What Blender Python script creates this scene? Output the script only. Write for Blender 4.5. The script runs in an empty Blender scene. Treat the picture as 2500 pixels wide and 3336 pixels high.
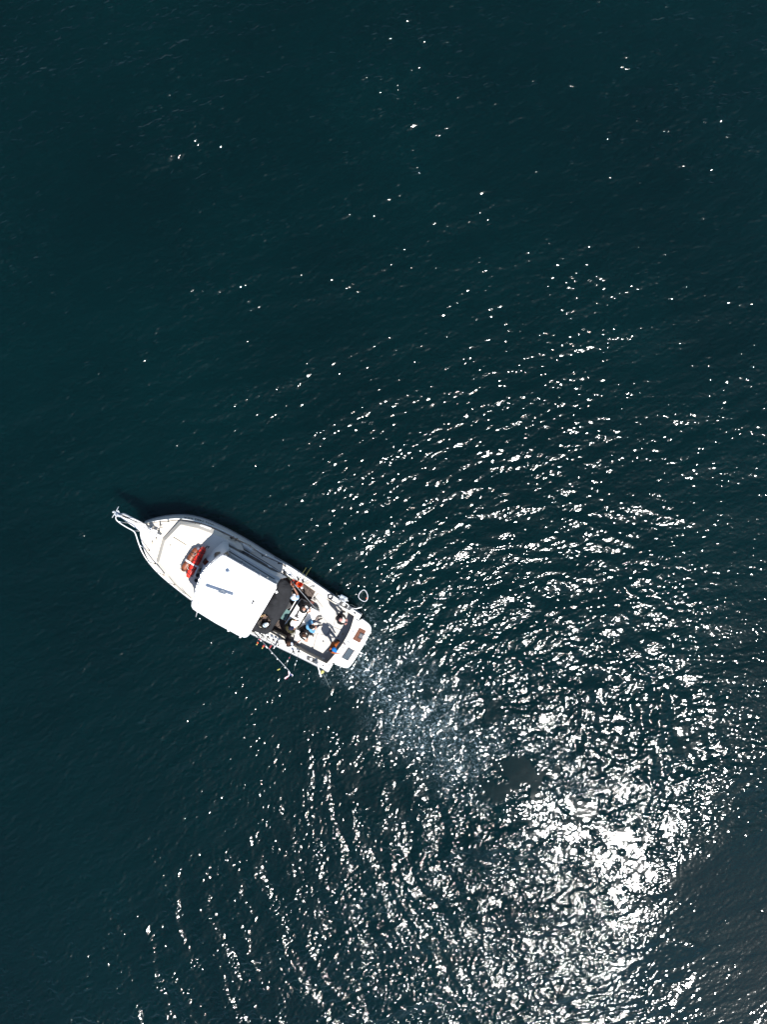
import bpy, bmesh, math, random
import numpy as np
from mathutils import Vector, Matrix

# ---------------------------------------------------------------- camera, sky, sun, exposure
H = 34.5                     # drone height over the water (m)
F = 2310.0                   # focal length in photograph pixels (24 mm equivalent, portrait)
S = bpy.context.scene
C = S.collection
cam = bpy.data.cameras.new('camera')
cam.sensor_fit = 'VERTICAL'
cam.sensor_height = 33.36
cam.lens = 33.36 * F / 3336.0
cam.clip_end = 9000.0
cam.clip_start = 0.5
co = bpy.data.objects.new('camera', cam)
co.location = (0, 0, H)
C.objects.link(co)
S.camera = co

SUN = Vector((0.345, -0.500, 1.0)).normalized()      # mirror point near photo pixel (2047, 2823)
W = bpy.data.worlds.new('World'); S.world = W; W.use_nodes = True
nt = W.node_tree; nt.nodes.clear()
sky = nt.nodes.new('ShaderNodeTexSky'); sky.sky_type = 'NISHITA'; sky.sun_disc = False
sky.sun_elevation = math.asin(SUN.z)
sky.sun_rotation = math.atan2(SUN.x, SUN.y)
sky.air_density = 1.0; sky.dust_density = 0.2; sky.ozone_density = 1.6
bg = nt.nodes.new('ShaderNodeBackground'); bg.inputs[1].default_value = 0.085
wo = nt.nodes.new('ShaderNodeOutputWorld')
hs = nt.nodes.new('ShaderNodeHueSaturation'); hs.inputs['Saturation'].default_value = 0.97     # thin high haze whitens the blue
nt.links.new(sky.outputs[0], hs.inputs['Color']); nt.links.new(hs.outputs[0], bg.inputs[0]); nt.links.new(bg.outputs[0], wo.inputs[0])
sl = bpy.data.lights.new('sun', 'SUN'); sl.energy = 5.0; sl.angle = math.radians(0.53); sl.color = (1.0, 0.965, 0.925)
so = bpy.data.objects.new('sun', sl); C.objects.link(so)
so.rotation_euler = (-SUN).to_track_quat('-Z', 'Y').to_euler(); so.location = SUN * 60
S.view_settings.view_transform = 'Standard'; S.view_settings.look = 'None'
S.view_settings.exposure = 0.90; S.view_settings.gamma = 1.0
try: S.view_settings.use_curve_mapping = False
except Exception: pass
S.cycles.sample_clamp_indirect = 4.0
S.cycles.max_bounces = 6

# ---------------------------------------------------------------- helpers
def P(px, py, z=0.0):
    """world point at height z that the photograph shows at pixel (px, py)"""
    k = (H - z) / F
    return Vector(((px - 1250.0) * k, (1668.0 - py) * k, z))

def tag(o, label=None, cat=None, group=None, kind=None):
    if label: o['label'] = label
    if cat: o['category'] = cat
    if group: o['group'] = group
    if kind: o['kind'] = kind
    return o

MAT = {}
def mat(name, col, rough=0.5, metal=0.0, var=0.12, scale=6.0, bump=0.0, bscale=40.0, spec=0.5, dark_tone=None, coat=0.0, alpha=1.0, trans=0.0):
    """principled material with a little procedural variation of colour, gloss and relief"""
    if name in MAT: return MAT[name]
    k_ = 0.62 if max(col) < 0.6 or max(col) > 3 * min(col) + .05 else 0.86
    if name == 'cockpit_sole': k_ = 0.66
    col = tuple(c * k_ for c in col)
    if dark_tone: dark_tone = tuple(c * k_ for c in dark_tone)
    m = bpy.data.materials.new(name); m.use_nodes = True
    t = m.node_tree; n = t.nodes; L = t.links
    b = n['Principled BSDF']
    tc = n.new('ShaderNodeTexCoord')
    nz = n.new('ShaderNodeTexNoise'); nz.inputs['Scale'].default_value = scale; nz.inputs['Detail'].default_value = 6
    L.new(tc.outputs['Object'], nz.inputs['Vector'])
    r = n.new('ShaderNodeValToRGB')
    lo = tuple(c * (1 - var) for c in col) + (1,); hi = tuple(min(1, c * (1 + var)) for c in col) + (1,)
    if dark_tone: lo = tuple(dark_tone) + (1,); hi = tuple(col) + (1,)
    r.color_ramp.elements[0].color = lo; r.color_ramp.elements[1].color = hi
    r.color_ramp.elements[0].position = 0.3; r.color_ramp.elements[1].position = 0.42 if dark_tone else 0.7
    L.new(nz.outputs['Fac'], r.inputs[0]); L.new(r.outputs[0], b.inputs['Base Color'])
    b.inputs['Roughness'].default_value = rough; b.inputs['Metallic'].default_value = metal
    b.inputs['Specular IOR Level'].default_value = spec
    b.inputs['Coat Weight'].default_value = coat; b.inputs['Coat Roughness'].default_value = 0.1
    b.inputs['Transmission Weight'].default_value = trans
    if bump:
        n2 = n.new('ShaderNodeTexNoise'); n2.inputs['Scale'].default_value = bscale; n2.inputs['Detail'].default_value = 4
        L.new(tc.outputs['Object'], n2.inputs['Vector'])
        bp = n.new('ShaderNodeBump'); bp.inputs['Strength'].default_value = bump; bp.inputs['Distance'].default_value = 0.01
        L.new(n2.outputs['Fac'], bp.inputs['Height']); L.new(bp.outputs[0], b.inputs['Normal'])
    MAT[name] = m
    return m
RIP, CHP, WR = 0.018, 0.0085, 0.082
CW, CR = 0.03, 0.38
SSS, FOAMK = 1.6, 0.46
WC = (0.0000, 0.0058, 0.0062)
# ---------------------------------------------------------------- the sea
rng = np.random.default_rng(7)
X0, X1, Y0, Y1, D = -20.2, 20.2, -26.4, 26.4, 0.048
gx = np.arange(X0, X1, D); gy = np.arange(Y0, Y1, D)
nx, ny = len(gx), len(gy)
GX, GY = np.meshgrid(gx, gy)
KP = F / H
PX = GX * KP + 1250.0; PY = 1668.0 - GY * KP           # photograph pixels, used to lay out wake and slicks

def spec_noise(n0, n1, d, lmin, lmax, ang=None, spread=0.5, seed=0, p=0.0):
    """band-limited random waves, crest normal along ang (radians); unit rms slope"""
    r = np.random.default_rng(seed)
    f = np.fft.rfft2(r.standard_normal((n0, n1)))
    ky = np.fft.fftfreq(n0, d)[:, None]; kx = np.fft.rfftfreq(n1, d)[None, :]
    k = np.hypot(kx, ky) + 1e-9
    lk = np.log(k); a, b = math.log(1 / lmax), math.log(1 / lmin)
    wgt = np.exp(-(np.clip(a - lk, 0, None) / 0.18) ** 2 - (np.clip(lk - b, 0, None) / 0.12) ** 2)
    wgt = wgt * k ** (-2.0 + p)
    if ang is not None:
        th = np.arctan2(ky, kx)
        dth = np.angle(np.exp(2j * (th - ang))) / 2
        wgt = wgt * (np.exp(-(dth / spread) ** 2) + 0.03)
    f = f * wgt
    h = np.fft.irfft2(f, s=(n0, n1))
    sx = np.fft.irfft2(f * 2j * np.pi * kx, s=(n0, n1)); sy = np.fft.irfft2(f * 2j * np.pi * ky, s=(n0, n1))
    return h / math.sqrt((sx ** 2 + sy ** 2).mean() / 2)

def smooth_noise(lmin, lmax, seed):
    h = spec_noise(ny, nx, D, lmin, lmax, None, 1, seed, p=1.0)
    return h / h.std()

def sampled(tex, u, v):
    """bilinear wrap-around lookup"""
    n0, n1 = tex.shape
    u0 = np.floor(u).astype(np.int64); v0 = np.floor(v).astype(np.int64)
    fu = u - u0; fv = v - v0
    fu = fu * fu * (3 - 2 * fu) * .0 + fu
    a = tex[v0 % n0, u0 % n1]; b = tex[v0 % n0, (u0 + 1) % n1]
    c = tex[(v0 + 1) % n0, u0 % n1]; d = tex[(v0 + 1) % n0, (u0 + 1) % n1]
    return (a * (1 - fu) + b * fu) * (1 - fv) + (c * (1 - fu) + d * fu) * fv

def blob(px, py, rx, ry, rot=0.0, soft=1.0):
    """soft elliptical patch, 1 in the middle, in photo pixels on the water; rot clockwise degrees"""
    a = math.radians(rot); dx = PX - px; dy = PY - py
    u = (dx * math.cos(a) + dy * math.sin(a)) / rx; v = (-dx * math.sin(a) + dy * math.cos(a)) / ry
    return np.exp(-np.power(u * u + v * v, 1.0 / soft))

def seg(x0, y0, x1, y1, w):
    dx, dy = x1 - x0, y1 - y0
    t = np.clip(((PX - x0) * dx + (PY - y0) * dy) / (dx * dx + dy * dy), 0, 1)
    return np.hypot(PX - x0 - t * dx, PY - y0 - t * dy) / w

def sstep(a, b, x):
    t = np.clip((x - a) / (b - a), 0, 1)
    return t * t * (3 - 2 * t)

wob1 = smooth_noise(3.0, 8.0, 31); wob2 = smooth_noise(1.0, 3.0, 32); wob3 = smooth_noise(6.0, 20.0, 33)
wob4 = smooth_noise(0.4, 1.2, 34)

# wind sea
AW = math.radians(106)
gust = np.clip(0.84 + 0.36 * smooth_noise(0.35, 0.9, 41) + 0.2 * wob2, 0.25, 2.6)
wind = (0.130 * gust * spec_noise(ny, nx, D, 0.15, 0.42, AW, 0.95, 1, p=0.4)
        + 0.044 * spec_noise(ny, nx, D, 0.5, 1.3, AW + 0.05, 0.6, 2)
        + 0.028 * spec_noise(ny, nx, D, 1.6, 4.0, AW - 0.1, 0.5, 3))
wind2 = (0.122 * gust * spec_noise(ny, nx, D, 0.15, 0.45, math.radians(128), 0.8, 4, p=0.4)
         + 0.035 * spec_noise(ny, nx, D, 0.5, 1.3, math.radians(135), 0.5, 5))
LL = sstep(-200, 900, (PY - 1900) - 0.45 * (PX - 200)) * sstep(1500, 900, PX)    # lower-left sea: finer, more diagonal
calm_corner = blob(2480, 3080, 400, 380, 0, 0.6) * (1 + 0.3 * wob2)
calm_corner = np.clip(calm_corner, 0, 1)
amp_w = (1.0 - 0.4 * calm_corner) * (1 + 0.16 * wob3)
amp_w = amp_w * (1 + 0.35 * sstep(900, 2300, PY) * sstep(500, 1300, PX) * sstep(2600, 2200, PX))
amp_w = amp_w * (1 - 0.28 * sstep(2120, 2420, PX) * sstep(1400, 1800, PY))
amp_w = amp_w * (1 + 0.05 * sstep(1900, 900, PY))
amp_w = amp_w * (1 - 0.30 * blob(300, 2950, 420, 420)) 
h = amp_w * (wind * (1 - 0.7 * LL) + wind2 * 0.95 * LL)

# waves spreading from the boat's turn
def ring(cx, cy, lmin, lmax, stretch, seed, wx=0.0):
    X = (PX - cx) / KP; Y = (PY - cy) / KP
    r = np.hypot(X, Y) + wx * wob1; th = np.arctan2(Y, X)
    R0 = 12.0; d = 0.06
    tex = spec_noise(1024, 1024, d, lmin, lmax, 0.0, 0.25 / stretch * 2.2, seed)
    return sampled(tex, r / d, th * R0 / d), np.hypot(X, Y), th
rA, radA, thA = ring(1640, 2480, 0.7, 1.4, 1.0, 11, 0.18)
rA2, _, _ = ring(1700, 2560, 0.30, 0.6, 0.8, 12, 0.08)
rA3, _, _ = ring(1600, 2500, 1.9, 3.2, 1.0, 16, 0.2)
rB, _, _ = ring(3000, 2250, 0.8, 1.7, 0.9, 13, 0.18)
rB2, _, _ = ring(2700, 2300, 0.28, 0.55, 0.8, 14, 0.1)
up = sstep(0.35, -0.25, (PY - 2480 - 0.25 * (PX - 1640)) / 900.0)
ampA = sstep(900, 1350, PX + 0.35 * (1900 - PY)) * sstep(1.5, 5.0, radA) * np.exp(-(np.clip(radA - 9.0, 0, None) / 8.5) ** 2) * up * sstep(2480, 2080, PX + 0.15 * (2400 - PY))
trail_line = np.minimum(np.minimum(seg(1170, 2120, 1330, 2280, 120), seg(1330, 2280, 1500, 2450, 150)), seg(1500, 2450, 1760, 2560, 150))
ampB = 1.15 * sstep(300, 1150, PX * .6 + (PY - 2100) * 0.7 - 120) * sstep(2150, 1500, PX) * sstep(2150, 2500, PY + 0.25 * (PX - 900))
port_side = sstep(1500, 1150, PX) * sstep(2000, 2250, PY) * sstep(350, 900, PX) * sstep(3100, 2500, PY)
h += ampA * (1 + 0.2 * wob2) * (0.066 * rA + 0.046 * rA2 + 0.032 * rA3)
h += ampB * (1 + 0.35 * wob2) * (0.068 * rB + 0.040 * rB2 + 0.115 * gust * spec_noise(ny, nx, D, 0.15, 0.34, None, 1, 15))

# confused water of the wake centre and the propeller trail
h += 0.070 * port_side * gust * spec_noise(ny, nx, D, 0.16, 0.34, math.radians(150), 0.9, 26)
turb = spec_noise(ny, nx, D, 0.17, 0.36, None, 1, 21) * 0.20 + spec_noise(ny, nx, D, 0.4, 1.0, None, 1, 22) * 0.04
dn = trail_line + 0.22 * wob2 + 0.12 * wob4
core = 1 - sstep(0.65, 1.15, dn)
core_amp = core * (1 - 0.35 * sstep(1.0, -1.0, wob2))
mid = blob(1900, 2820, 620, 420, 20, 0.8) * sstep(2650, 2150, PX + 0.25 * (PY - 2500))
turb2 = spec_noise(ny, nx, D, 0.20, 0.45, math.radians(20), 0.9, 23) * 0.075 + spec_noise(ny, nx, D, 0.45, 1.1, None, 1, 24) * 0.035
south = sstep(2350, 2750, PY) * sstep(800, 1250, PX) * sstep(2250, 2000, PX + 0.12 * (PY - 2800))
h += 0.112 * south * gust * spec_noise(ny, nx, D, 0.14, 0.30, None, 1, 17)
h += core_amp * turb + mid * turb2 * (1 + 0.3 * wob2)

# slicks: smooth upwelling patches
e = 0.24 * wob2 + 0.20 * wob4
wob5 = smooth_noise(0.15, 0.4, 35)
def slick(px, py, rx, ry, rot=0, k=1.0):
    a = math.radians(rot); dx = PX - px; dy = PY - py
    u = (dx * math.cos(a) + dy * math.sin(a)) / rx; v = (-dx * math.sin(a) + dy * math.cos(a)) / ry
    return k * (1 - sstep(0.75, 1.2, np.hypot(u, v) + e * 0.9 + 0.10 * wob5))
calm = np.zeros_like(h)
for a in ((1705, 2520, 96, 66, 10, .99), (1622, 2570, 70, 40, 10, .95), (1388, 2262, 36, 26, 0, .95), (1600, 2330, 60, 26, -40, .75), (1350, 2180, 50, 16, 0, .6),
          (1890, 2640, 90, 34, 30, .85), (2010, 2660, 34, 60, 20, .6), (1990, 2790, 26, 90, 20, .75),
          (1730, 2640, 120, 70, 20, .55), (1815, 2695, 165, 75, 35, .74), (2055, 2730, 58, 60, 10, .85), (2060, 2845, 66, 115, 5, .78), (2080, 2960, 50, 90, 0, .6),
          (2180, 2700, 30, 80, 10, .5), (2250, 2860, 70, 60, 30, .6), (2260, 2420, 80, 50, 30, .4),
          (1250, 2560, 160, 110, 20, .55), (1130, 2330, 90, 70, 0, .6), (1200, 2700, 120, 80, 60, .35)):
    calm = np.maximum(calm, slick(*a))
calm = np.maximum(calm, 0.5 * calm_corner)
h *= (1 - calm)
h += calm * 0.010 * spec_noise(ny, nx, D, 0.5, 2.0, None, 1, 25) * (1 - calm_corner)

h += 0.20 * blob(1655, 2640, 185, 185)  # mound added to tilt the surface into the sun glare

# boat: quiet strip along the sheltered starboard side, small bow ripple
bd = seg(520, 1690, 1120, 1960, 75)
h *= 1 - 0.45 * np.exp(-bd * bd)

# the edge fades to the far swell grid
ef = sstep(X0 + .05, X0 + 1.35, GX) * sstep(X1 - .05, X1 - 1.35, GX) * sstep(Y0 + .05, Y0 + 1.35, GY) * sstep(Y1 - .05, Y1 - 1.35, GY)
wind_far = 0.95 * (1 + 0.16 * wob3) * wind                  # periodic, so it carries on seamlessly outside the fine grid
h = h * ef + wind_far * (1 - ef)
chop = np.clip(south + 0.5 * mid + .5 * ampB, 0, 1) * (1 - calm)

foam_line = np.minimum(seg(1165, 2140, 1290, 2300, 70), np.minimum(seg(1290, 2300, 1450, 2420, 95), seg(1450, 2420, 1600, 2480, 80)))
foam = np.exp(-(foam_line + 0.25 * wob2) ** 2) * (0.75 + 0.35 * wob4) * sstep(1750, 1300, PX + 0 * PY) + 0.35 * core * (1 - calm)
foam = np.clip(foam * (1 - calm) * (1 - blob(1690, 2530, 130, 80)), 0, 1.2) * ef

def outer():
    out = []; v = 0.0
    while v < 8.0: v += 0.10; out.append(v)
    step = 0.12
    while v < 6000: v += step; step *= 1.14; out.append(v)
    return np.array(out)
o = outer()
fx = np.concatenate([gx[0] - o[::-1], gx, gx[-1] + o]); fy = np.concatenate([gy[0] - o[::-1], gy, gy[-1] + o])
n_o = len(o)
FX, FY = np.meshgrid(fx, fy)
def padded(a): return np.pad(a, n_o)
coarse = np.maximum(np.gradient(fx)[None, :] + 0 * FX, np.gradient(fy)[:, None] + 0 * FY)
Zf = sampled(wind_far, (FX - gx[0]) / D, (FY - gy[0]) / D) * sstep(0.30, 0.12, coarse)
Zf[n_o:n_o + ny, n_o:n_o + nx] = h
su = ((FX * KP + 1250 - 2240) + 0.75 * (1668 - FY * KP - 2830)) / KP / 1.25  # long slope added to tip this corner out of the sun glare
sp = np.logaddexp(0, np.clip(su, -60, 60) / 0.5) * 0.5
Z = Zf - 0.60 * np.tanh(0.125 * sp / 0.60); CALM = padded(calm); CHOP = padded(chop); FAR = sstep(0.10, 0.30, coarse)
mx, my = len(fx), len(fy)
me = bpy.data.meshes.new('water')
co3 = np.empty((my * mx, 3), np.float32); co3[:, 0] = FX.ravel(); co3[:, 1] = FY.ravel(); co3[:, 2] = Z.ravel()
idx = np.arange(my * mx, dtype=np.int32).reshape(my, mx)
q = np.stack([idx[:-1, :-1], idx[:-1, 1:], idx[1:, 1:], idx[1:, :-1]], -1).reshape(-1, 4)
me.vertices.add(my * mx); me.vertices.foreach_set('co', co3.ravel())
me.loops.add(q.size); me.loops.foreach_set('vertex_index', q.ravel().astype(np.int32))
me.polygons.add(len(q)); me.polygons.foreach_set('loop_start', np.arange(0, q.size, 4, dtype=np.int32))
me.polygons.foreach_set('loop_total', np.full(len(q), 4, np.int32))
me.polygons.foreach_set('use_smooth', np.ones(len(q), bool))
for nm, arr in (('calm', CALM), ('chop', CHOP), ('far', FAR), ('foam', padded(foam))):
    at = me.attributes.new(nm, 'FLOAT', 'POINT'); at.data.foreach_set('value', arr.ravel().astype(np.float32))
me.update(); me.validate()
water = bpy.data.objects.new('water', me); C.objects.link(water)
tag(water, 'dark teal sea with wind ripples, sun glitter and the turning wake of the boat', kind='structure')

m = bpy.data.materials.new('sea_water'); m.use_nodes = True
t = m.node_tree; n = t.nodes; L = t.links; b = n['Principled BSDF']
def nd(ty, **kw):
    x = n.new(ty)
    for k, v in kw.items(): x.inputs[k].default_value = v
    return x
def math_(op, a, c=None):
    x = n.new('ShaderNodeMath'); x.operation = op
    for i, v in enumerate((a, c)):
        if v is None: continue
        if isinstance(v, (int, float)): x.inputs[i].default_value = v
        else: L.new(v, x.inputs[i])
    return x.outputs[0]
def attr(s):
    x = n.new('ShaderNodeAttribute'); x.attribute_name = s; return x.outputs['Fac']
geo = n.new('ShaderNodeNewGeometry')
mp = n.new('ShaderNodeMapping'); mp.inputs['Rotation'].default_value = (0, 0, math.radians(-22)); mp.inputs['Scale'].default_value = (0.6, 1.0, 1.0)
L.new(geo.outputs['Position'], mp.inputs[0])
n1 = nd('ShaderNodeTexNoise', Scale=9.0, Detail=2.0, Roughness=0.5); L.new(mp.outputs[0], n1.inputs['Vector'])
n2 = nd('ShaderNodeTexNoise', Scale=15.0, Detail=2.0, Roughness=0.6); L.new(geo.outputs['Position'], n2.inputs['Vector'])
n3 = nd('ShaderNodeTexNoise', Scale=1.3, Detail=5.0, Roughness=0.6); L.new(mp.outputs[0], n3.inputs['Vector'])
calm_a, chop_a, far_a = attr('calm'), attr('chop'), attr('far')
hgt = math_('ADD', math_('MULTIPLY', n1.outputs['Fac'], RIP), math_('MULTIPLY', math_('MULTIPLY', n2.outputs['Fac'], chop_a), CHP))
hgt = math_('MULTIPLY', hgt, math_('SUBTRACT', 1.0, calm_a))
hgt = math_('ADD', hgt, math_('MULTIPLY', math_('MULTIPLY', n3.outputs['Fac'], far_a), 0.07))
bp = n.new('ShaderNodeBump'); bp.inputs['Strength'].default_value = 1.0; bp.inputs['Distance'].default_value = 1.0
L.new(hgt, bp.inputs['Height']); L.new(bp.outputs[0], b.inputs['Normal'])
nc = nd('ShaderNodeTexNoise', Scale=0.09, Detail=3.0); L.new(geo.outputs['Position'], nc.inputs['Vector'])
rc = n.new('ShaderNodeValToRGB'); rc.color_ramp.elements[0].color = (WC[0] * .85, WC[1] * .85, WC[2] * .85, 1); rc.color_ramp.elements[1].color = (WC[0] * 1.15, WC[1] * 1.15, WC[2] * 1.15, 1)
rc.color_ramp.elements[0].position = .35; rc.color_ramp.elements[1].position = .65
L.new(nc.outputs['Fac'], rc.inputs[0])
# foam and aerated water in the propeller wash; pale tint also paints sky reflections
fo1 = nd('ShaderNodeTexNoise', Scale=9.0, Detail=5.0, Roughness=0.7, Distortion=0.8); L.new(geo.outputs['Position'], fo1.inputs['Vector'])
fr = n.new('ShaderNodeMapRange'); fr.inputs['From Min'].default_value = 0.52; fr.inputs['From Max'].default_value = 0.74; L.new(fo1.outputs['Fac'], fr.inputs['Value'])
fm = math_('MULTIPLY', math_('MULTIPLY', fr.outputs[0], attr('foam')), FOAMK)
aer = math_('MULTIPLY', attr('foam'), 0.013)
mx1 = n.new('ShaderNodeMix'); mx1.data_type = 'RGBA'; mx1.clamp_factor = True; L.new(math_('ADD', fm, aer), mx1.inputs[0]); L.new(rc.outputs[0], mx1.inputs[6]); mx1.inputs[7].default_value = (0.42, 0.56, 0.64, 1)
L.new(mx1.outputs[2], b.inputs['Base Color'])
b.subsurface_method = 'BURLEY'; b.inputs['Subsurface Weight'].default_value = 0.85; b.inputs['Subsurface Radius'].default_value = (1.0, 1.0, 1.0); b.inputs['Subsurface Scale'].default_value = SSS
b.inputs['Coat Weight'].default_value = CW; b.inputs['Coat Roughness'].default_value = CR; b.inputs['Coat IOR'].default_value = 1.33
b.inputs['Roughness'].default_value = WR; b.inputs['IOR'].default_value = 1.333
me.materials.append(m)
# ---------------------------------------------------------------- mesh helpers
def Z1(X, Y): return (340 + X / 3.316, 1620 + Y / 3.316)
def Z2(X, Y): return (580 + X / 4.145, 1700 + Y / 4.145)
def Z3(X, Y): return (800 + X / 3.684, 1820 + Y / 3.684)
def Z7(X, Y): return (820 + X / 6.377, 2020 + Y / 6.377)
def Z8(X, Y): return (700 + X / 6.377, 1720 + Y / 6.377)
def R(zf, pts, z): return [P(*zf(x, y), z) for x, y in pts]

def empty(name, loc, label=None, cat=None, group=None):
    o = bpy.data.objects.new(name, None); o.location = loc; o.empty_display_size = 0.2; C.objects.link(o)
    o['_loc'] = list(loc)
    return tag(o, label, cat, group)

def link(name, bm, mats, parent=None, smooth=False, ang=None):
    """one mesh object whose vertices are given in world space; its origin is put at its own base centre"""
    me = bpy.data.meshes.new(name)
    vs = [v.co for v in bm.verts]
    lo = Vector((min(v.x for v in vs), min(v.y for v in vs), min(v.z for v in vs)))
    hi = Vector((max(v.x for v in vs), max(v.y for v in vs), max(v.z for v in vs)))
    c = Vector(((lo.x + hi.x) / 2, (lo.y + hi.y) / 2, lo.z))
    bmesh.ops.translate(bm, verts=bm.verts, vec=-c)
    bmesh.ops.recalc_face_normals(bm, faces=bm.faces)
    for f in bm.faces: f.smooth = smooth
    bm.to_mesh(me); bm.free()
    if not isinstance(mats, (list, tuple)): mats = [mats]
    for m_ in mats: me.materials.append(m_)
    o = bpy.data.objects.new(name, me); C.objects.link(o)
    o['_loc'] = list(c)
    if parent is not None:
        o.parent = parent; o.location = c - Vector(parent['_loc'])
    else:
        o.location = c
    return o

def bevel(bm, w, seg=2):
    if w: bmesh.ops.bevel(bm, geom=[e for e in bm.edges if e.is_manifold and e.calc_face_angle(0) > 0.6], offset=w, segments=seg, affect='EDGES', profile=0.6)

def slab(name, pts, th, m_, parent=None, bw=0.0, smooth=False, taper=0.0):
    """prism under the outline pts (world points), th thick; taper widens the foot"""
    bm = bmesh.new()
    cx = sum(p.x for p in pts) / len(pts); cy = sum(p.y for p in pts) / len(pts)
    top = [bm.verts.new(p) for p in pts]
    bot = [bm.verts.new(Vector((cx + (p.x - cx) * (1 + taper), cy + (p.y - cy) * (1 + taper), p.z - th))) for p in pts]
    bm.faces.new(top); bm.faces.new(bot[::-1])
    n_ = len(pts)
    for i in range(n_): bm.faces.new((top[i], bot[i], bot[(i + 1) % n_], top[(i + 1) % n_]))
    bmesh.ops.recalc_face_normals(bm, faces=bm.faces)
    bevel(bm, bw)
    return link(name, bm, m_, parent, smooth)

def add_tube(bm, pts, r, seg=8, caps=True, mi=0):
    pts = [Vector(p) for p in pts]
    rs = r if isinstance(r, (list, tuple)) else [r] * len(pts)
    rings = []; up = Vector((0, 0, 1))
    prev = None
    for i, p in enumerate(pts):
        a = pts[max(0, i - 1)]; b_ = pts[min(len(pts) - 1, i + 1)]
        d = (b_ - a).normalized() if (b_ - a).length > 1e-9 else Vector((1, 0, 0))
        if prev is None:
            s_ = d.cross(up)
            if s_.length < 1e-3: s_ = d.cross(Vector((0, 1, 0)))
            s_.normalize()
        else:
            s_ = (prev - d * prev.dot(d))
            s_ = s_.normalized() if s_.length > 1e-6 else d.orthogonal().normalized()
        prev = s_; t_ = d.cross(s_)
        rings.append([bm.verts.new(p + (s_ * math.cos(k * 2 * math.pi / seg) + t_ * math.sin(k * 2 * math.pi / seg)) * rs[i]) for k in range(seg)])
    for i in range(len(rings) - 1):
        for k in range(seg):
            f = bm.faces.new((rings[i][k], rings[i][(k + 1) % seg], rings[i + 1][(k + 1) % seg], rings[i + 1][k])); f.material_index = mi
    if caps:
        bm.faces.new(rings[0][::-1]).material_index = mi; bm.faces.new(rings[-1]).material_index = mi

def tube(name, pts, r, m_, parent=None, seg=8, smooth=True):
    bm = bmesh.new(); add_tube(bm, pts, r, seg); return link(name, bm, m_, parent, smooth)

def add_box(bm, c, sx, sy, sz, ang=0.0, mi=0, tilt=0.0):
    M = Matrix.Translation(c) @ Matrix.Rotation(ang, 4, 'Z') @ Matrix.Rotation(tilt, 4, 'Y') @ Matrix.Diagonal((sx, sy, sz, 1))
    r_ = bmesh.ops.create_cube(bm, size=1.0, matrix=M)
    for f in {f for v in r_['verts'] for f in v.link_faces}: f.material_index = mi

def box(name, c, sx, sy, sz, ang, m_, parent=None, bw=0.0, smooth=False):
    bm = bmesh.new(); add_box(bm, c, sx, sy, sz, ang); bevel(bm, bw); return link(name, bm, m_, parent, smooth)

def add_ball(bm, c, sx, sy, sz, ang=0.0, u=12, v=8, mi=0):
    M = Matrix.Translation(c) @ Matrix.Rotation(ang, 4, 'Z') @ Matrix.Diagonal((sx, sy, sz, 1))
    r_ = bmesh.ops.create_uvsphere(bm, u_segments=u, v_segments=v, radius=1.0, matrix=M)
    for f in {f for v_ in r_['verts'] for f in v_.link_faces}: f.material_index = mi

def ball(name, c, sx, sy, sz, ang, m_, parent=None):
    bm = bmesh.new(); add_ball(bm, c, sx, sy, sz, ang); return link(name, bm, m_, parent, True)

def lathe(bm, c, prof, seg=20, mi=0):
    rings = []
    for r_, z_ in prof:
        rings.append([bm.verts.new((c[0] + r_ * math.cos(k * 2 * math.pi / seg), c[1] + r_ * math.sin(k * 2 * math.pi / seg), c[2] + z_)) for k in range(seg)])
    for a, b_ in zip(rings, rings[1:]):
        for k in range(seg):
            bm.faces.new((a[k], a[(k + 1) % seg], b_[(k + 1) % seg], b_[k])).material_index = mi
    bm.faces.new(rings[0][::-1]).material_index = mi; bm.faces.new(rings[-1]).material_index = mi

def resample(pts, n_):
    pts = [Vector(p) for p in pts]
    d = [0.0]
    for a, b_ in zip(pts, pts[1:]): d.append(d[-1] + (b_ - a).length)
    out = []
    for i in range(n_):
        s_ = d[-1] * i / (n_ - 1); k = 0
        while k < len(d) - 2 and d[k + 1] < s_: k += 1
        t_ = (s_ - d[k]) / max(1e-9, d[k + 1] - d[k])
        out.append(pts[k].lerp(pts[k + 1], min(1, t_)))
    return out

def smooth_line(pts, it=2, closed=False):
    pts = [Vector(p) for p in pts]
    for _ in range(it):
        n_ = len(pts); new = []
        rng_ = range(n_) if closed else range(n_ - 1)
        if not closed: new.append(pts[0])
        for i in rng_:
            a, b_ = pts[i], pts[(i + 1) % n_]
            new += [a.lerp(b_, .25), a.lerp(b_, .75)]
        if not closed: new.append(pts[-1])
        pts = new
    return pts

def strip(bm, A, B, mi=0):
    a = [bm.verts.new(p) for p in A]; b_ = [bm.verts.new(p) for p in B]
    for i in range(len(A) - 1):
        try: bm.faces.new((a[i], a[i + 1], b_[i + 1], b_[i])).material_index = mi
        except ValueError: pass

def sheet(name, rows, m_, parent, smooth=True):
    """surface through rows of points (all the same length)"""
    bm = bmesh.new()
    vr = [[bm.verts.new(p) for p in r_] for r_ in rows]
    for a, b_ in zip(vr, vr[1:]):
        for i in range(len(a) - 1):
            try: bm.faces.new((a[i], a[i + 1], b_[i + 1], b_[i]))
            except ValueError: pass
    bmesh.ops.remove_doubles(bm, verts=bm.verts, dist=1e-4)
    return link(name, bm, m_, parent, smooth)

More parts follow.
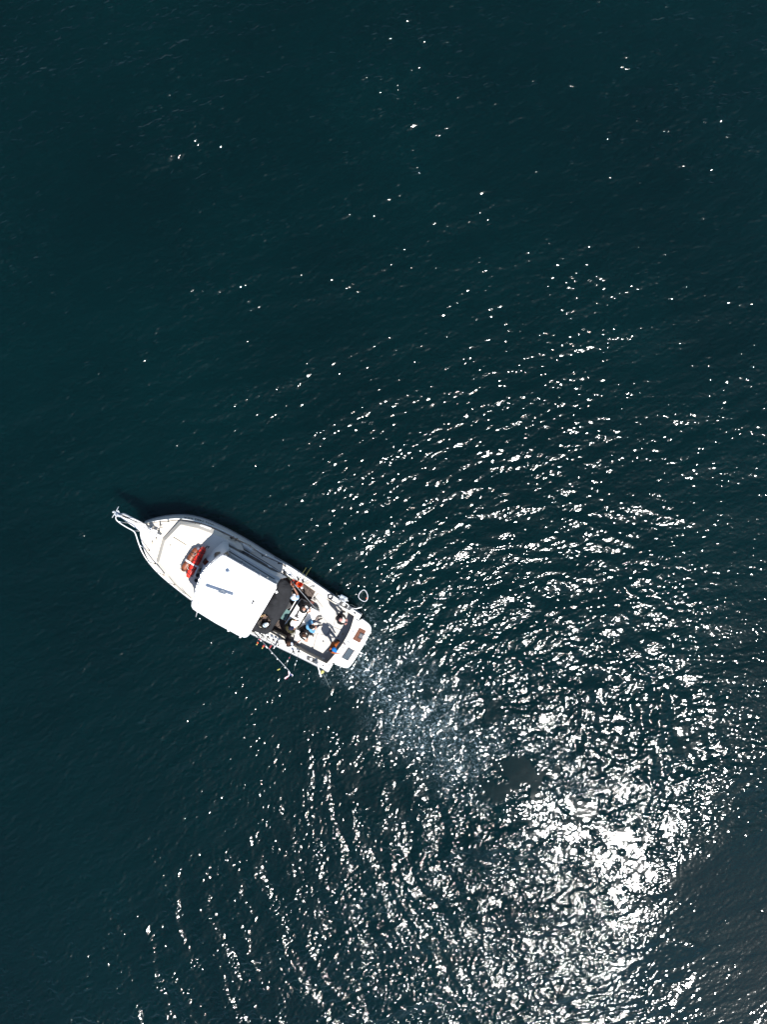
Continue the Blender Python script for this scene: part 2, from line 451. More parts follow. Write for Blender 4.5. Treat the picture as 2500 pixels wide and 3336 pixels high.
_glyphs = {}
def text_mesh(s, size=1.0):
    """flat lettering as triangles in (u, v), bold enough to read small"""
    cu = bpy.data.curves.new('lettering', 'FONT'); cu.body = s; cu.size = size; cu.offset = 0.004 * size
    o = bpy.data.objects.new('lettering', cu); C.objects.link(o)
    dg = bpy.context.evaluated_depsgraph_get()
    me = bpy.data.meshes.new_from_object(o.evaluated_get(dg))
    vs = [v.co.copy() for v in me.vertices]; fs = [tuple(p.vertices) for p in me.polygons]
    bpy.data.objects.remove(o); bpy.data.curves.remove(cu); bpy.data.meshes.remove(me)
    w = max(v.x for v in vs); 
    return [(v.x / w, v.y) for v in vs], fs

# ---------------------------------------------------------------- materials
GEL = mat('white_gelcoat', (0.80, 0.79, 0.76), 0.28, var=0.03, scale=1.5, bump=0.02, bscale=8, coat=0.2)
ROOF = mat('roof_paint', (0.82, 0.82, 0.81), 0.38, var=0.03, scale=2.0, bump=0.03, bscale=30)
DECK = mat('cream_nonskid', (0.66, 0.605, 0.515), 0.7, var=0.05, scale=2.2, bump=0.25, bscale=120)
DECK2 = mat('cream_gelcoat', (0.62, 0.57, 0.48), 0.45, var=0.04, scale=2.0)
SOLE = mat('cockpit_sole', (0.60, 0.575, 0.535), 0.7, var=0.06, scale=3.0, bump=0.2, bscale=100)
CARPET = mat('brown_carpet', (0.125, 0.098, 0.085), 0.95, var=0.55, scale=22, bump=0.6, bscale=150, spec=0.1)
CANVAS = mat('black_canvas', (0.022, 0.023, 0.026), 0.85, var=0.25, scale=5, bump=0.3, bscale=60, spec=0.2)
STEEL = mat('stainless_steel', (0.62, 0.62, 0.62), 0.22, metal=1.0, var=0.06)
ALU = mat('white_tube', (0.78, 0.77, 0.75), 0.35, var=0.04)
GALV = mat('galvanised_anchor', (0.60, 0.63, 0.66), 0.45, metal=0.3, var=0.12, scale=20)
BLACK = mat('black_plastic', (0.018, 0.018, 0.02), 0.45, var=0.2)
RUBBER = mat('black_rubber', (0.02, 0.02, 0.022), 0.7, var=0.2)
GREY = mat('grey_plastic', (0.22, 0.23, 0.25), 0.5, var=0.1)
DGLASS = mat('dark_tinted_glass', (0.012, 0.012, 0.014), 0.06, var=0.3, spec=0.6)
CLEAR = mat('clear_curtain', (0.22, 0.30, 0.34), 0.10, var=0.45, scale=3.0, bump=0.3, bscale=4, spec=0.9)
TEAK = mat('teak', (0.26, 0.085, 0.035), 0.65, var=0.4, scale=14)
WOOD = mat('light_wood', (0.50, 0.32, 0.16), 0.6, var=0.25, scale=12)
ORANGE = mat('orange_plastic', (0.80, 0.085, 0.012), 0.35, var=0.05)
REDP = mat('dark_red_plastic', (0.42, 0.022, 0.010), 0.45, var=0.1)
REDV = mat('red_vinyl', (0.98, 0.040, 0.020), 0.42, var=0.12, scale=7, bump=0.5, bscale=14)
BROWNV = mat('brown_vinyl', (0.27, 0.068, 0.020), 0.5, var=0.35, scale=6, bump=0.5, bscale=14)
ROPE = mat('white_rope', (0.62, 0.58, 0.50), 0.8, var=0.15, scale=40, bump=0.6, bscale=180)
WEB = mat('white_webbing', (0.78, 0.78, 0.76), 0.7, var=0.06)
FEND = mat('white_fender_vinyl', (0.74, 0.73, 0.69), 0.4, var=0.05)
FENDG = mat('grey_white_fender_vinyl', (0.58, 0.62, 0.66), 0.4, var=0.05)
DIRTYF = mat('dirty_fender_vinyl', (0.70, 0.69, 0.64), 0.5, scale=9, dark_tone=(0.38, 0.34, 0.27))
TEAL = mat('teal_mat', (0.09, 0.20, 0.19), 0.6, var=0.2)
YEL = mat('pale_yellow_float', (0.70, 0.62, 0.18), 0.4, var=0.06)
PINK = mat('pink_plastic', (0.70, 0.10, 0.16), 0.4, var=0.06)
BLUE = mat('blue_cord', (0.02, 0.22, 0.50), 0.6, var=0.1)
CORK = mat('rod_graphite', (0.035, 0.038, 0.035), 0.4, var=0.2)
RODG = mat('grey_rod', (0.40, 0.42, 0.44), 0.35, var=0.1)
RODY = mat('olive_rod', (0.18, 0.20, 0.05), 0.4, var=0.1)
BAIT = mat('wet_live_well', (0.10, 0.13, 0.15), 0.08, scale=9, dark_tone=(0.02, 0.03, 0.04), bump=0.8, bscale=12, spec=0.9)
BROWNH = mat('brown_tinted_hatch', (0.13, 0.025, 0.012), 0.25, scale=14, dark_tone=(0.04, 0.008, 0.005))
DARKIN = mat('cabin_interior', (0.05, 0.042, 0.036), 0.8, var=0.4, scale=4)
FOAMR = mat('hull_bottom_paint', (0.02, 0.03, 0.045), 0.6)
# ---------------------------------------------------------------- the boat
BL = P(800, 1920, 0.0)
boat = empty('fishing_boat', BL, 'white cabin fishing boat with a hardtop roof, seen from straight above', 'boat')

def zdeck(px):   # sheer: high at the bow
    t = min(1, max(0, (px - 440) / 740.0)); return 1.75 - 0.62 * min(1, t * 1.25) ** 0.8

SO = [Z1(*p) for p in ((400, 300), (425, 268), (520, 235), (650, 205), (800, 190), (950, 200), (1100, 240), (1250, 305), (1400, 380), (1550, 465), (1658, 530))] + \
     [Z3(*p) for p in ((380, 0), (510, 70), (650, 160), (900, 330), (1130, 490), (1400, 672))]
SD = [Z1(*p) for p in ((398, 318), (430, 290), (530, 262), (650, 242), (810, 228), (950, 250), (1100, 290), (1250, 350), (1400, 425), (1550, 512), (1658, 578))] + \
     [Z3(*p) for p in ((385, 22), (520, 92), (650, 176), (890, 336), (1120, 495), (1390, 682))]
PD = [Z1(*p) for p in ((398, 318), (385, 370), (400, 450), (430, 560), (470, 660), (540, 760), (620, 840), (720, 930), (830, 1020), (940, 1105))] + \
     [(690, 1993), (750, 2026), Z3(80, 900), Z3(330, 1020), Z3(520, 1110), Z3(780, 1235), Z3(1000, 1352)]
NS = 60
sd = resample(smooth_line([P(x, y, zdeck(x)) for x, y in SD], 2), NS)
pd = resample(smooth_line([P(x, y, zdeck(x)) for x, y in PD], 2), NS)
so_ = resample(smooth_line([P(x, y, zdeck(x) - 0.55) for x, y in SO], 2), NS)
AX = (P(1125, 2095, 0) - P(455, 1705, 0)); AX.z = 0; AX.normalize()          # towards the stern
STB = Vector((-AX.y, AX.x, 0));                                              # one beam direction
if STB.y < 0: STB = -STB                                                     # starboard is towards the top of the picture
YAW = math.atan2(AX.y, AX.x)
po = []
for i, p in enumerate(pd):
    a = pd[max(0, i - 1)]; b_ = pd[min(NS - 1, i + 1)]; d = (b_ - a); d.z = 0; d.normalize()
    nn = Vector((-d.y, d.x, 0));
    if nn.dot(STB) > 0: nn = -nn
    o_ = min(0.16, 0.05 + 0.02 * i); po.append(p + nn * o_ + Vector((0, 0, -0.55)))
def below(row, z_, inset, rake):
    out = []
    for i, p in enumerate(row):
        c_ = (sd[i] + pd[i]) * 0.5; t_ = i / (NS - 1)
        q_ = p.lerp(Vector((c_.x, c_.y, p.z)), inset * (1.15 - 0.6 * t_)); q_ = q_ + AX * rake * (1 - t_) ** 3
        out.append(Vector((q_.x, q_.y, z_)))
    return out
rows = [sd, so_, below(so_, 0.05, .16, .7), below(so_, -0.45, .5, 1.2), [Vector((q_.x, q_.y, -0.6)) for q_ in below([(a + b_) * .5 for a, b_ in zip(sd, pd)], -0.6, 0, 1.3)],
        below(po, -0.45, .5, 1.2), below(po, 0.05, .16, .7), po, pd]
hull = sheet('hull', rows, GEL, boat)
# rub rail and toe rail
for s_, row, off in (('s', so_, 1), ('p', po, -1)):
    tube('rub_rail', [p + STB * off * 0.012 for p in row[1:]], 0.035, mat('grey_rub_rail', (0.30, 0.31, 0.32), 0.5), boat, 6)
for s_, row in (('s', sd), ('p', pd)):
    tube('gunwale_edge', [p + Vector((0, 0, 0.015)) for p in row[1:]], 0.028, GEL, boat, 6)

# registration letters on the starboard bow, black, laid on the flare
def letters_on_hull(s, i0, i1, v0, v1):
    uv, fs = text_mesh(s)
    bm = bmesh.new(); vs = []
    vm = max(v for _, v in uv)
    for u, v in uv:
        f_ = i0 + (i1 - i0) * u; k = int(f_); fr = f_ - k
        A = sd[k].lerp(sd[k + 1], fr); B = so_[k].lerp(so_[k + 1], fr)
        w_ = v0 + (v1 - v0) * (1 - v / vm) if v0 > v1 else v1 - (v1 - v0) * (v / vm)
        nrm = (B - A).cross(sd[k + 1] - sd[k]).normalized()
        if nrm.z < 0: nrm = -nrm
        vs.append(bm.verts.new(A.lerp(B, w_) + nrm * 0.006))
    for f in fs:
        try: bm.faces.new([vs[i] for i in f])
        except ValueError: pass
    return link('registration_letters', bm, BLACK, boat)
letters_on_hull('WN 7483 RKA', 17.6, 10.2, 0.24, 0.62)

# the cockpit opening
CO_S = [Z3(*p) for p in ((420, 150), (520, 222), (700, 290), (850, 395), (985, 480), (1110, 560), (1235, 640), (1310, 690))]
CO_T = [Z3(*p) for p in ((1310, 690), (1270, 830), (1225, 925), (1170, 1020), (1060, 1170), (975, 1262))]
CO_P = [Z3(*p) for p in ((975, 1262), (850, 1200), (700, 1125), (540, 1030), (430, 965), (330, 905), (200, 830), (60, 760))]
ZC = 1.13
cs = resample([P(*p, ZC) for p in CO_S], 20); ct = resample([P(*p, ZC) for p in CO_T], 14); cp = resample([P(*p, ZC) for p in CO_P], 20)
ZS = 0.42                                                                    # cockpit sole height
# deck ahead of the cockpit, as one crowned sheet
kS = min(range(NS), key=lambda i: (sd[i] - cs[0]).length); kP = min(range(NS), key=lambda i: (pd[i] - cp[-1]).length)
A = resample(sd[:kS + 1], 40); B = resample(pd[:kP + 1], 40)
rows = []
for j in range(9):
    t_ = j / 8; crown = 0.07 * (1 - (2 * t_ - 1) ** 2)
    rows.append([a.lerp(b_, t_) + Vector((0, 0, crown * min(1, i / 8) - 0.004)) for i, (a, b_) in enumerate(zip(A, B))])
sheet('foredeck', rows, DECK, boat)
# side decks and transom top around the cockpit
def cap(name, outer, inner, m_=GEL):
    n_ = len(inner); o_ = resample(outer, n_)
    sheet(name, [o_, [a.lerp(b_, .5) + Vector((0, 0, .01)) for a, b_ in zip(o_, inner)], inner], m_, boat)
    return o_
cap('side_deck', sd[kS:], cs); cap('side_deck', pd[kP:][::-1], cp)
cap('transom_top', [sd[-1], pd[-1]], ct)
for nm, row in (('coaming_wall', cs), ('transom_wall', ct), ('coaming_wall', cp)):
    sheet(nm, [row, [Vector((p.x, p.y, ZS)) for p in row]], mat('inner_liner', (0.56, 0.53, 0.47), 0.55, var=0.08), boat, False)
tube('coaming_bead', cs[1:] + ct[1:] + cp[1:-2], 0.022, DECK2, boat, 6)
# forward bulkhead hidden under the canvas
sheet('cockpit_bulkhead', [[cs[0], cp[-1]], [Vector((cs[0].x, cs[0].y, ZS)), Vector((cp[-1].x, cp[-1].y, ZS))]], DARKIN, boat, False)
# sole: carpet forward, white hatches aft
MAPZ = lambda pts, z: [P(*Z3(*p), z) for p in pts]
loop = cs + ct[1:] + cp[1:]
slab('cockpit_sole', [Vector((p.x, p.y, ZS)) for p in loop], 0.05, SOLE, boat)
slab('carpet', MAPZ(((455, 190), (560, 235), (700, 300), (845, 385), (780, 505), (700, 560), (560, 800), (500, 935), (290, 875), (180, 790), (250, 480)), ZS + 0.012), 0.014, CARPET, boat)
for pts in (((868, 415), (1098, 556), (1040, 800), (900, 660), (800, 560), (800, 500)), ((1000, 812), (905, 680), (850, 880), (880, 905), (960, 900), (1010, 880)),
            ((1050, 815), (1175, 870), (1155, 1000), (1030, 1020), (985, 920), (1015, 880)), ((860, 900), (970, 915), (1020, 1035), (980, 1170), (810, 1090)),
            ((600, 985), (845, 900), (800, 1085), (700, 1060)), ((1060, 800), (1110, 565), (1210, 630), (1270, 700), (1180, 850))):
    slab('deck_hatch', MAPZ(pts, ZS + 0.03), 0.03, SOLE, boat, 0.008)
for c_ in ((1028, 882), (888, 802), (1115, 935)):
    bm = bmesh.new(); lathe(bm, P(*Z3(*c_), ZS + 0.03), ((0.032, 0), (0.032, 0.006)), 14); link('hatch_latch', bm, BLACK, boat)
slab('hatch_gutter', MAPZ(((1030, 820), (1036, 823), (980, 922), (974, 918)), ZS + 0.036), 0.004, GREY, boat)
# engine boxes / bait table
slab('bait_table', MAPZ(((645, 497), (700, 520), (795, 585), (740, 645), (700, 700), (640, 800), (560, 850), (500, 815), (466, 792), (480, 765), (560, 640)), 1.22), 0.75, GEL, boat, 0.03, True)
slab('table_rim', MAPZ(((612, 480), (628, 490), (476, 745), (462, 738)), 1.0), 0.04, GEL, boat, 0.01)
slab('engine_box', MAPZ(((800, 590), (885, 640), (850, 710), (765, 800), (740, 860), (655, 815), (700, 730), (752, 650)), 1.02), 0.6, GEL, boat, 0.03, True)
slab('engine_box_seam', MAPZ(((748, 636), (762, 643), (655, 812), (640, 802)), 0.9), 0.4, mat('olive_seam', (0.16, 0.13, 0.06), 0.7), boat)
slab('step_box', MAPZ(((600, 850), (735, 880), (700, 960), (640, 1030), (580, 985)), 0.62), 0.2, GEL, boat, 0.02, True)
slab('port_bench', MAPZ(((290, 882), (330, 868), (500, 955), (520, 985), (480, 1000), (470, 990)), 0.95), 0.5, DECK2, boat, 0.03, True)
slab('teal_glass_lid', MAPZ(((487, 602), (540, 632), (468, 745), (418, 716)), 1.05), 0.04, TEAL, boat, 0.008)

# swim platform behind the transom
plat = smooth_line([P(*Z3(*p), 1.07) for p in ((1375, 705), (1480, 780), (1512, 830), (1505, 880), (1440, 1010), (1320, 1200), (1255, 1300), (1200, 1318), (1130, 1290), (1050, 1262), (1110, 1160), (1190, 1020), (1280, 860))], 1, True)
slab('swim_platform', plat, 0.24, GEL, boat, 0.03, True)
bm = bmesh.new()
g0, g1, g2, g3 = [P(*Z3(*p), 1.075) for p in ((1368, 826), (1450, 866), (1373, 1013), (1285, 966))]
slab('teak_bed', [g0, g1, g2, g3], 0.02, mat('dark_bed', (0.10, 0.03, 0.015), 0.8), boat)
EU, EV = (g1 - g0), (g3 - g0)
for k in range(15):
    for a, b_ in ((0.03, 0.47), (0.53, 0.97)):
        v = (k + 0.5) / 15
        if 5 <= k <= 9 and a > 0.4: continue
        c0 = g0 + EU * ((a + b_) / 2) + EV * v + Vector((0, 0, 0.012))
        box('slat', c0, EU.length * (b_ - a), EV.length / 15 * 0.6, 0.016, math.atan2(EU.y, EU.x), TEAK, boat)
hc = g0 + EU * 0.72 + EV * 0.5 + Vector((0, 0, 0.02))
box('ladder_recess', hc, EU.length * .5, EV.length * .30, 0.014, math.atan2(EU.y, EU.x), BLACK, boat)
for s_ in (-1, 1):
    a = hc + EV * 0.19 * s_
    tube('boarding_ladder_rail', [a - EU * .3 + Vector((0, 0, .03)), a + EU * .95 + Vector((0, 0, .03)), a + EU * 1.05 + Vector((0, 0, -.3))], 0.017, STEEL, boat)
for k in range(3):
    box('ladder_rung', hc + EU * (-0.12 + .14 * k) + Vector((0, 0, .022)), 0.03, EV.length * .28, 0.02, math.atan2(EU.y, EU.x), GREY, boat)
w = [P(*Z3(*p), 1.085) for p in ((1238, 1066), (1308, 1106), (1229, 1226), (1156, 1186))]
slab('live_well', w, 0.012, BAIT, boat)
tube('live_well_frame', [p + Vector((0, 0, .006)) for p in w + [w[0]]], 0.012, mat('brown_trim', (0.2, 0.09, 0.05), 0.6), boat, 6)
tube('hatch_strut', [P(*Z3(*p), 1.15) for p in ((1312, 1090), (1322, 1142))] , 0.012, BLACK, boat)
tube('stern_rod', [P(*Z3(*p), 1.2) for p in ((1248, 1020), (1390, 1060))], 0.008, GREY, boat)
tube('platform_handle', [P(*Z3(*p), z) for p, z in (((1230, 985), 1.09), ((1228, 1000), 1.25), ((1252, 1024), 1.09))], 0.014, STEEL, boat)
tube('swim_ladder_foot', [P(*Z3(*p), .7) for p in ((1358, 1118), (1405, 1140))], 0.03, ALU, boat)
bm = bmesh.new(); lathe(bm, P(*Z3(1292, 868), 1.075), ((0.05, 0), (0.05, .008), (.03, .012)), 16); link('deck_plate', bm, GREY, boat)

# raised trunk cabin on the foredeck
tr = [Z1(*p) for p in ((822, 296), (1000, 335), (1100, 372), (1180, 400), (1330, 468), (1420, 520))] + [Z2(900, 560), Z2(700, 900), Z2(260, 1100)] + \
     [Z1(*p) for p in ((905, 1040), (790, 930), (700, 830), (590, 700), (655, 470))]
ztr = 2.0
bm = bmesh.new()
top = [P(*p, ztr) for p in tr]; foot_off = 0.20
c_ = sum(top, Vector()) / len(top)
vt = [bm.verts.new(p) for p in top]
vb = [bm.verts.new(Vector((p.x, p.y, 1.76)) + (Vector((p.x, p.y, 0)) - Vector((c_.x, c_.y, 0))).normalized() * foot_off) for p in top]
bm.faces.new(vt)
for i in range(len(vt)): bm.faces.new((vt[i], vb[i], vb[(i + 1) % len(vt)], vt[(i + 1) % len(vt)]))
bmesh.ops.recalc_face_normals(bm, faces=bm.faces); bevel(bm, 0.04)
link('trunk_cabin', bm, DECK, boat, False)
fh = [P(*Z1(*p), ztr + 0.02) for p in ((745, 430), (885, 516), (800, 650), (655, 565))]
slab('deck_hatch', fh, 0.025, DECK2, boat, 0.008)
bx = fh[0].lerp(fh[1], .5); tube('hatch_hinge', [fh[0] + Vector((0, 0, .01)), fh[1] + Vector((0, 0, .01))], 0.012, mat('hinge_brown', (0.20, 0.17, 0.12), .6), boat, 6)  # dark brown line along one edge of the hatch
bm = bmesh.new(); lathe(bm, P(*Z1(715, 515), ztr + .02), ((0.03, 0), (0.03, .006)), 12); link('hatch_latch', bm, BLACK, boat)
slab('side_portlight', [P(*Z1(*p), 1.80) for p in ((1246, 412), (1332, 455), (1326, 470), (1238, 427))], 0.18, DGLASS, boat, 0.01)

# wheelhouse: sloping front, side with long dark window, ledge, upper side glass
base = [P(*Z2(*p), 2.03) for p in ((232, 1010), (240, 930), (255, 800), (300, 640), (345, 520), (430, 425), (520, 335), (620, 250), (680, 283))]
topc = [P(*Z2(*p), 3.35) for p in ((262, 1010), (280, 940), (320, 800), (390, 690), (470, 600), (545, 520), (600, 470), (655, 400), (690, 378))]
base = resample(smooth_line(base, 2), 24); topc = resample(smooth_line(topc, 2), 24)
SHELL = mat('wheelhouse_shell', (0.66, 0.67, 0.68), 0.35, var=0.04, scale=2)
sheet('wheelhouse_front', [topc, [a.lerp(b_, .5) for a, b_ in zip(topc, base)], base, [Vector((p.x, p.y, 1.6)) for p in base]], SHELL, boat)
def on_front(px, py, lift=0.006):
    """point of the sloping front under a photo pixel"""
    best = None
    for i in range(23):
        for (A_, B_, C_) in ((topc[i], topc[i + 1], base[i]), (base[i], topc[i + 1], base[i + 1])):
            o0 = Vector((0, 0, H)); d0 = (P(px, py, 0) - o0).normalized()
            n_ = (B_ - A_).cross(C_ - A_)
            if abs(n_.dot(d0)) < 1e-9: continue
            t_ = n_.dot(A_ - o0) / n_.dot(d0); q_ = o0 + d0 * t_
            ar = n_.length; w_ = ((B_ - A_).cross(q_ - A_).length + (C_ - B_).cross(q_ - B_).length + (A_ - C_).cross(q_ - C_).length) / ar - 1.0
            if best is None or w_ < best[0]:
                if n_.z < 0: n_ = -n_
                best = (w_, q_ + n_.normalized() * lift)
    return best[1]
def decal(name, pts, m_, parent=boat, zf=None, th=0.004):
    tp = [on_front(*zf(*p), 0.02) for p in pts]
    bm = bmesh.new(); a = [bm.verts.new(p) for p in tp]; bm.faces.new(a); bmesh.ops.triangulate(bm, faces=bm.faces)
    bmesh.ops.subdivide_edges(bm, edges=list(bm.edges), cuts=3)
    for v in bm.verts:
        k = F / (H - v.co.z); v.co = on_front(1250 + v.co.x * k, 1668 - v.co.y * k, 0.02)
    return link(name, bm, m_, parent)
ZB = lambda X, Y: (680 + X / 16.58, 1770 + Y / 16.58)
decal('black_emblem', ((285, 690), (340, 610), (350, 540), (410, 515), (500, 492), (580, 488), (655, 468), (640, 500), (665, 555), (600, 592), (520, 652), (430, 705), (370, 770), (300, 775), (330, 735), (362, 690), (345, 670)), BLACK, zf=ZB)
decal('black_stripe', ((830, 575), (875, 558), (930, 668), (835, 665)), BLACK, zf=ZB)
decal('black_stripe', ((905, 535), (950, 512), (1045, 665), (1085, 735), (1040, 745), (975, 715)), BLACK, zf=ZB)
decal('black_stripe', ((978, 492), (1032, 472), (1145, 690), (1088, 730), (1062, 660)), BLACK, zf=ZB)
Z5 = lambda X, Y: (560 + X / 8.29, 1740 + Y / 8.29)
decal('brown_front_hatch', ((828, 745), (925, 650), (1010, 760), (905, 855)), BROWNH, zf=Z5)
for p in ((960, 890, 34), (1040, 800, 16), (1100, 745, 12)):
    decal('front_vent', [(p[0] - p[2], p[1] + p[2] * .6), (p[0] - p[2] * .4, p[1] - p[2] * .2), (p[0] + p[2], p[1] - p[2] * .8), (p[0] + p[2] * .3, p[1] + p[2] * .5)], BLACK, zf=Z5)

# starboard side wall of the house
wb = [P(*Z2(*p), 1.55) for p in ((560, 205), (760, 300), (1000, 440), (1250, 590), (1480, 748))]
wt = [P(*Z2(*p), 2.55) for p in ((640, 325), (800, 420), (1000, 535), (1200, 655), (1385, 768))]
wb = resample(wb, 24); wt = resample(wt, 24)
sheet('wheelhouse_side', [wt, wb], SHELL, boat, False)
def on_side(u, v, lift=0.006):
    f_ = u * 23; k = min(22, int(f_)); fr = f_ - k
    a = wb[k].lerp(wb[k + 1], fr); b_ = wt[k].lerp(wt[k + 1], fr)
    n_ = (b_ - a).cross(AX).normalized()
    if n_.dot(STB) < 0: n_ = -n_
    return a.lerp(b_, v) + n_ * lift
bm = bmesh.new()
outl = [(.10, .22), (.3, .2), (.6, .16), (.86, .08), (.93, .1), (.80, .58), (.6, .66), (.3, .74), (.06, .84)]
bm.faces.new([bm.verts.new(on_side(u, v, .008)) for u, v in outl]); bmesh.ops.triangulate(bm, faces=bm.faces)
win = link('side_window', bm, DGLASS, boat)
tube('window_trim', [on_side(u, v, .012) for u, v in outl[:5]], 0.012, ALU, win, 6)
for u in (.33, .57):
    tube('window_mullion', [on_side(u, .19, .012), on_side(u, .7, .012)], 0.010, BLACK, win, 6)
tube('base_line', [on_side(u / 10, .03, .015) for u in range(11)], 0.018, BLACK, boat, 6)  # black line along the foot of the house side
uv, fs = text_mesh('TRACKETEER.COM'); vm = max(v for _, v in uv)
bm = bmesh.new(); vs = [bm.verts.new(on_side(.72 - .24 * u, .06 + .09 * v / vm, .012)) for u, v in uv]                # grey lettering low on the house side
for f in fs:
    try: bm.faces.new([vs[i] for i in f])
    except ValueError: pass
link('side_lettering', bm, mat('grey_lettering', (0.30, 0.30, 0.31), 0.5), boat)
# ledge above the window with two hand rails
led = [P(*Z2(*p), 2.58) for p in ((640, 322), (1000, 532), (1385, 766), (1335, 852), (1000, 700), (690, 500))]
slab('side_ledge', led, 0.05, GEL, boat, 0.01)
for k, (a, b_) in enumerate((((700, 372), (1318, 742)), ((690, 398), (1300, 772)))):
    A_, B_ = P(*Z2(*a), 2.72), P(*Z2(*b_), 2.72)
    tube('hand_rail', [A_ + Vector((0, 0, -.1)), A_, A_.lerp(B_, .5), B_, B_ + Vector((0, 0, -.1))], 0.018, ALU if k == 0 else BLACK, boat, 6)
# upper side curtain and its frames
ub = [P(*Z2(*p), 2.62) for p in ((700, 440), (900, 560), (1100, 690), (1310, 815))]
ut = [P(*Z2(*p), 3.72) for p in ((640, 478), (850, 600), (1080, 735), (1310, 862))]
ub = resample(ub, 16); ut = resample(ut, 16)
up_ = sheet('side_curtain', [ut, [a.lerp(b_, .5) + STB * .03 * math.sin(i) for i, (a, b_) in enumerate(zip(ut, ub))], ub], CLEAR, boat, True)
for i in (0, 4, 8, 12, 15):
    tube('curtain_post', [ut[i], ub[i]], 0.022, GREY, boat, 6)
tube('curtain_rail', ut, 0.016, ALU, boat, 6)
ball('searchlight', P(*Z2(1325, 808), 2.8), .09, .09, .1, 0, GEL, boat)
# port wall below the roof
pw = [P(*Z2(*p), 1.6) for p in ((300, 1040), (520, 1180), (780, 1320), (980, 1400))]
sheet('wheelhouse_side', [[p + Vector((0, 0, 2.0)) + STB * .25 for p in pw], pw], SHELL, boat, False)
box('helm_console', P(850, 1990, 1.6), 0.5, 1.9, 0.9, YAW, DARKIN, boat, .03)

# hardtop
ZR = 3.95
rf = [P(*Z2(*p), ZR) for p in ((176, 1140), (180, 1095), (210, 1030), (232, 940), (262, 850), (300, 760), (345, 680), (400, 612), (455, 555), (520, 500), (575, 458), (600, 448), (640, 458), (860, 585), (1100, 720), (1310, 838), (1328, 858), (1330, 890), (1310, 930), (1200, 1120), (1000, 1450), (950, 1540), (920, 1560), (885, 1563), (800, 1530), (500, 1368), (200, 1182))]
bm = bmesh.new()
cx_ = sum(rf, Vector()) / len(rf)
rings = []
for k, (sc_, dz) in enumerate(((1.0, -0.09), (1.0, -0.02), (0.985, 0.0), (0.93, 0.02), (0.7, 0.045), (0.4, 0.06), (0.1, 0.065))):
    rings.append([bm.verts.new(Vector((cx_.x + (p.x - cx_.x) * sc_, cx_.y + (p.y - cx_.y) * sc_, p.z + dz))) for p in rf])
for a, b_ in zip(rings, rings[1:]):
    for i in range(len(rf)): bm.faces.new((a[i], a[(i + 1) % len(rf)], b_[(i + 1) % len(rf)], b_[i]))
bm.faces.new(rings[-1]); bm.faces.new(rings[0][::-1])
roof = link('hardtop_roof', bm, ROOF, boat, True)
# light trim rail round the edge of the hardtop
tube('roof_edge_rail', [p + Vector((0, 0, -.05)) + (Vector((p.x, p.y, 0)) - Vector((cx_.x, cx_.y, 0))).normalized() * .035 for p in rf[1:17]], 0.016, STEEL, boat, 6)
for i in range(2, 16, 1):
    p = rf[i]; box('rail_bracket', p + (Vector((p.x, p.y, 0)) - Vector((cx_.x, cx_.y, 0))).normalized() * .02 + Vector((0, 0, -.05)), .05, .05, .04, i, GREY, boat)
for p in (Z2(680, 1468), Z2(840, 1552), Z2(250, 1195)):
    ball('outrigger_knob', P(*p, 3.8), .055, .055, .06, 0, ALU, boat)
# radar with its shadow on the roof, dome light, small fittings
rp = P(724, 1933, 4.02); ra = math.atan2(-(930 - 815), (785 - 430))
bm = bmesh.new(); lathe(bm, rp, ((.15, -.02), (.15, .1), (.11, .17), (.07, .27)), 20); rad = link('radar_pedestal', bm, mat('radar_grey', (.55, .58, .62), .4), roof, True)
box('radar_array', rp + Vector((0, 0, .33)), 1.22, .13, .09, ra, ROOF, roof, .03, True)
bm = bmesh.new(); gp = P(746, 1865, 4.0); lathe(bm, gp, ((.035, 0), (.035, .16), (.085, .17), (.085, .21), (.05, .25)), 16); link('gps_antenna', bm, mat('blue_white_dome', (.55, .62, .72), .3), roof, True)
for p in ((824, 1958), (827, 1961), (822, 1966)):
    box('roof_fitting', P(*p, 4.03), .055, .045, .05, .6, BLACK, roof)
tube('roof_wire', [P(822, 1950, 4.03), P(826, 1958, 4.04), P(822, 1966, 4.03)], .008, BLACK, roof, 5)
tube('whip_antenna', [P(845, 1876, 3.9), P(845, 1876, 3.9) + Vector((0, 0, 1.2)), P(845, 1876, 3.9) + Vector((-.02, .02, 2.45))], [.014, .010, .006], GREY, roof, 6)
tube('whip_antenna', [P(638, 2009, 3.3), P(643, 1990, 3.8), P(650, 1950, 4.7), P(655, 1922, 5.4)], [.022, .020, .009, .006], ALU, roof, 6)
box('anchor_light', P(*Z2(1330, 948), 3.75), .11, .11, .05, .4, GEL, roof, .02, True)

# black canvas awning with an opening over the helm door
cv_out = [Z2(*p) for p in ((1385, 768), (1450, 785), (1505, 840), (1542, 910), (1530, 1000), (1500, 1090), (1450, 1200), (1380, 1300), (1300, 1410), (1245, 1490), (1185, 1522), (1120, 1505), (1060, 1488), (1008, 1468), (1060, 1375), (1125, 1255), (1220, 1090), (1322, 915), (1328, 862))]
cv_hole = [Z2(*p) for p in ((1128, 1262), (1150, 1232), (1190, 1240), (1225, 1280), (1250, 1330), (1248, 1385), (1215, 1430), (1160, 1440), (1105, 1425), (1070, 1385), (1078, 1345))]
def zcv(p):
    d = (p[0] - 869) * 0.86 + (p[1] - 1977) * 0.5
    s_ = (p[0] - 880) * 0.5 - (p[1] - 1977) * 0.86
    return 3.8 - 0.000055 * max(0, d) ** 2 * 1.4 - 0.000012 * s_ * s_
bm = bmesh.new()
es = []
for lp in (cv_out, cv_hole):
    vs = [bm.verts.new(P(*p, zcv(p))) for p in lp]
    es += [bm.edges.new((vs[i], vs[(i + 1) % len(vs)])) for i in range(len(vs))]
bmesh.ops.triangle_fill(bm, edges=es, use_beauty=True)
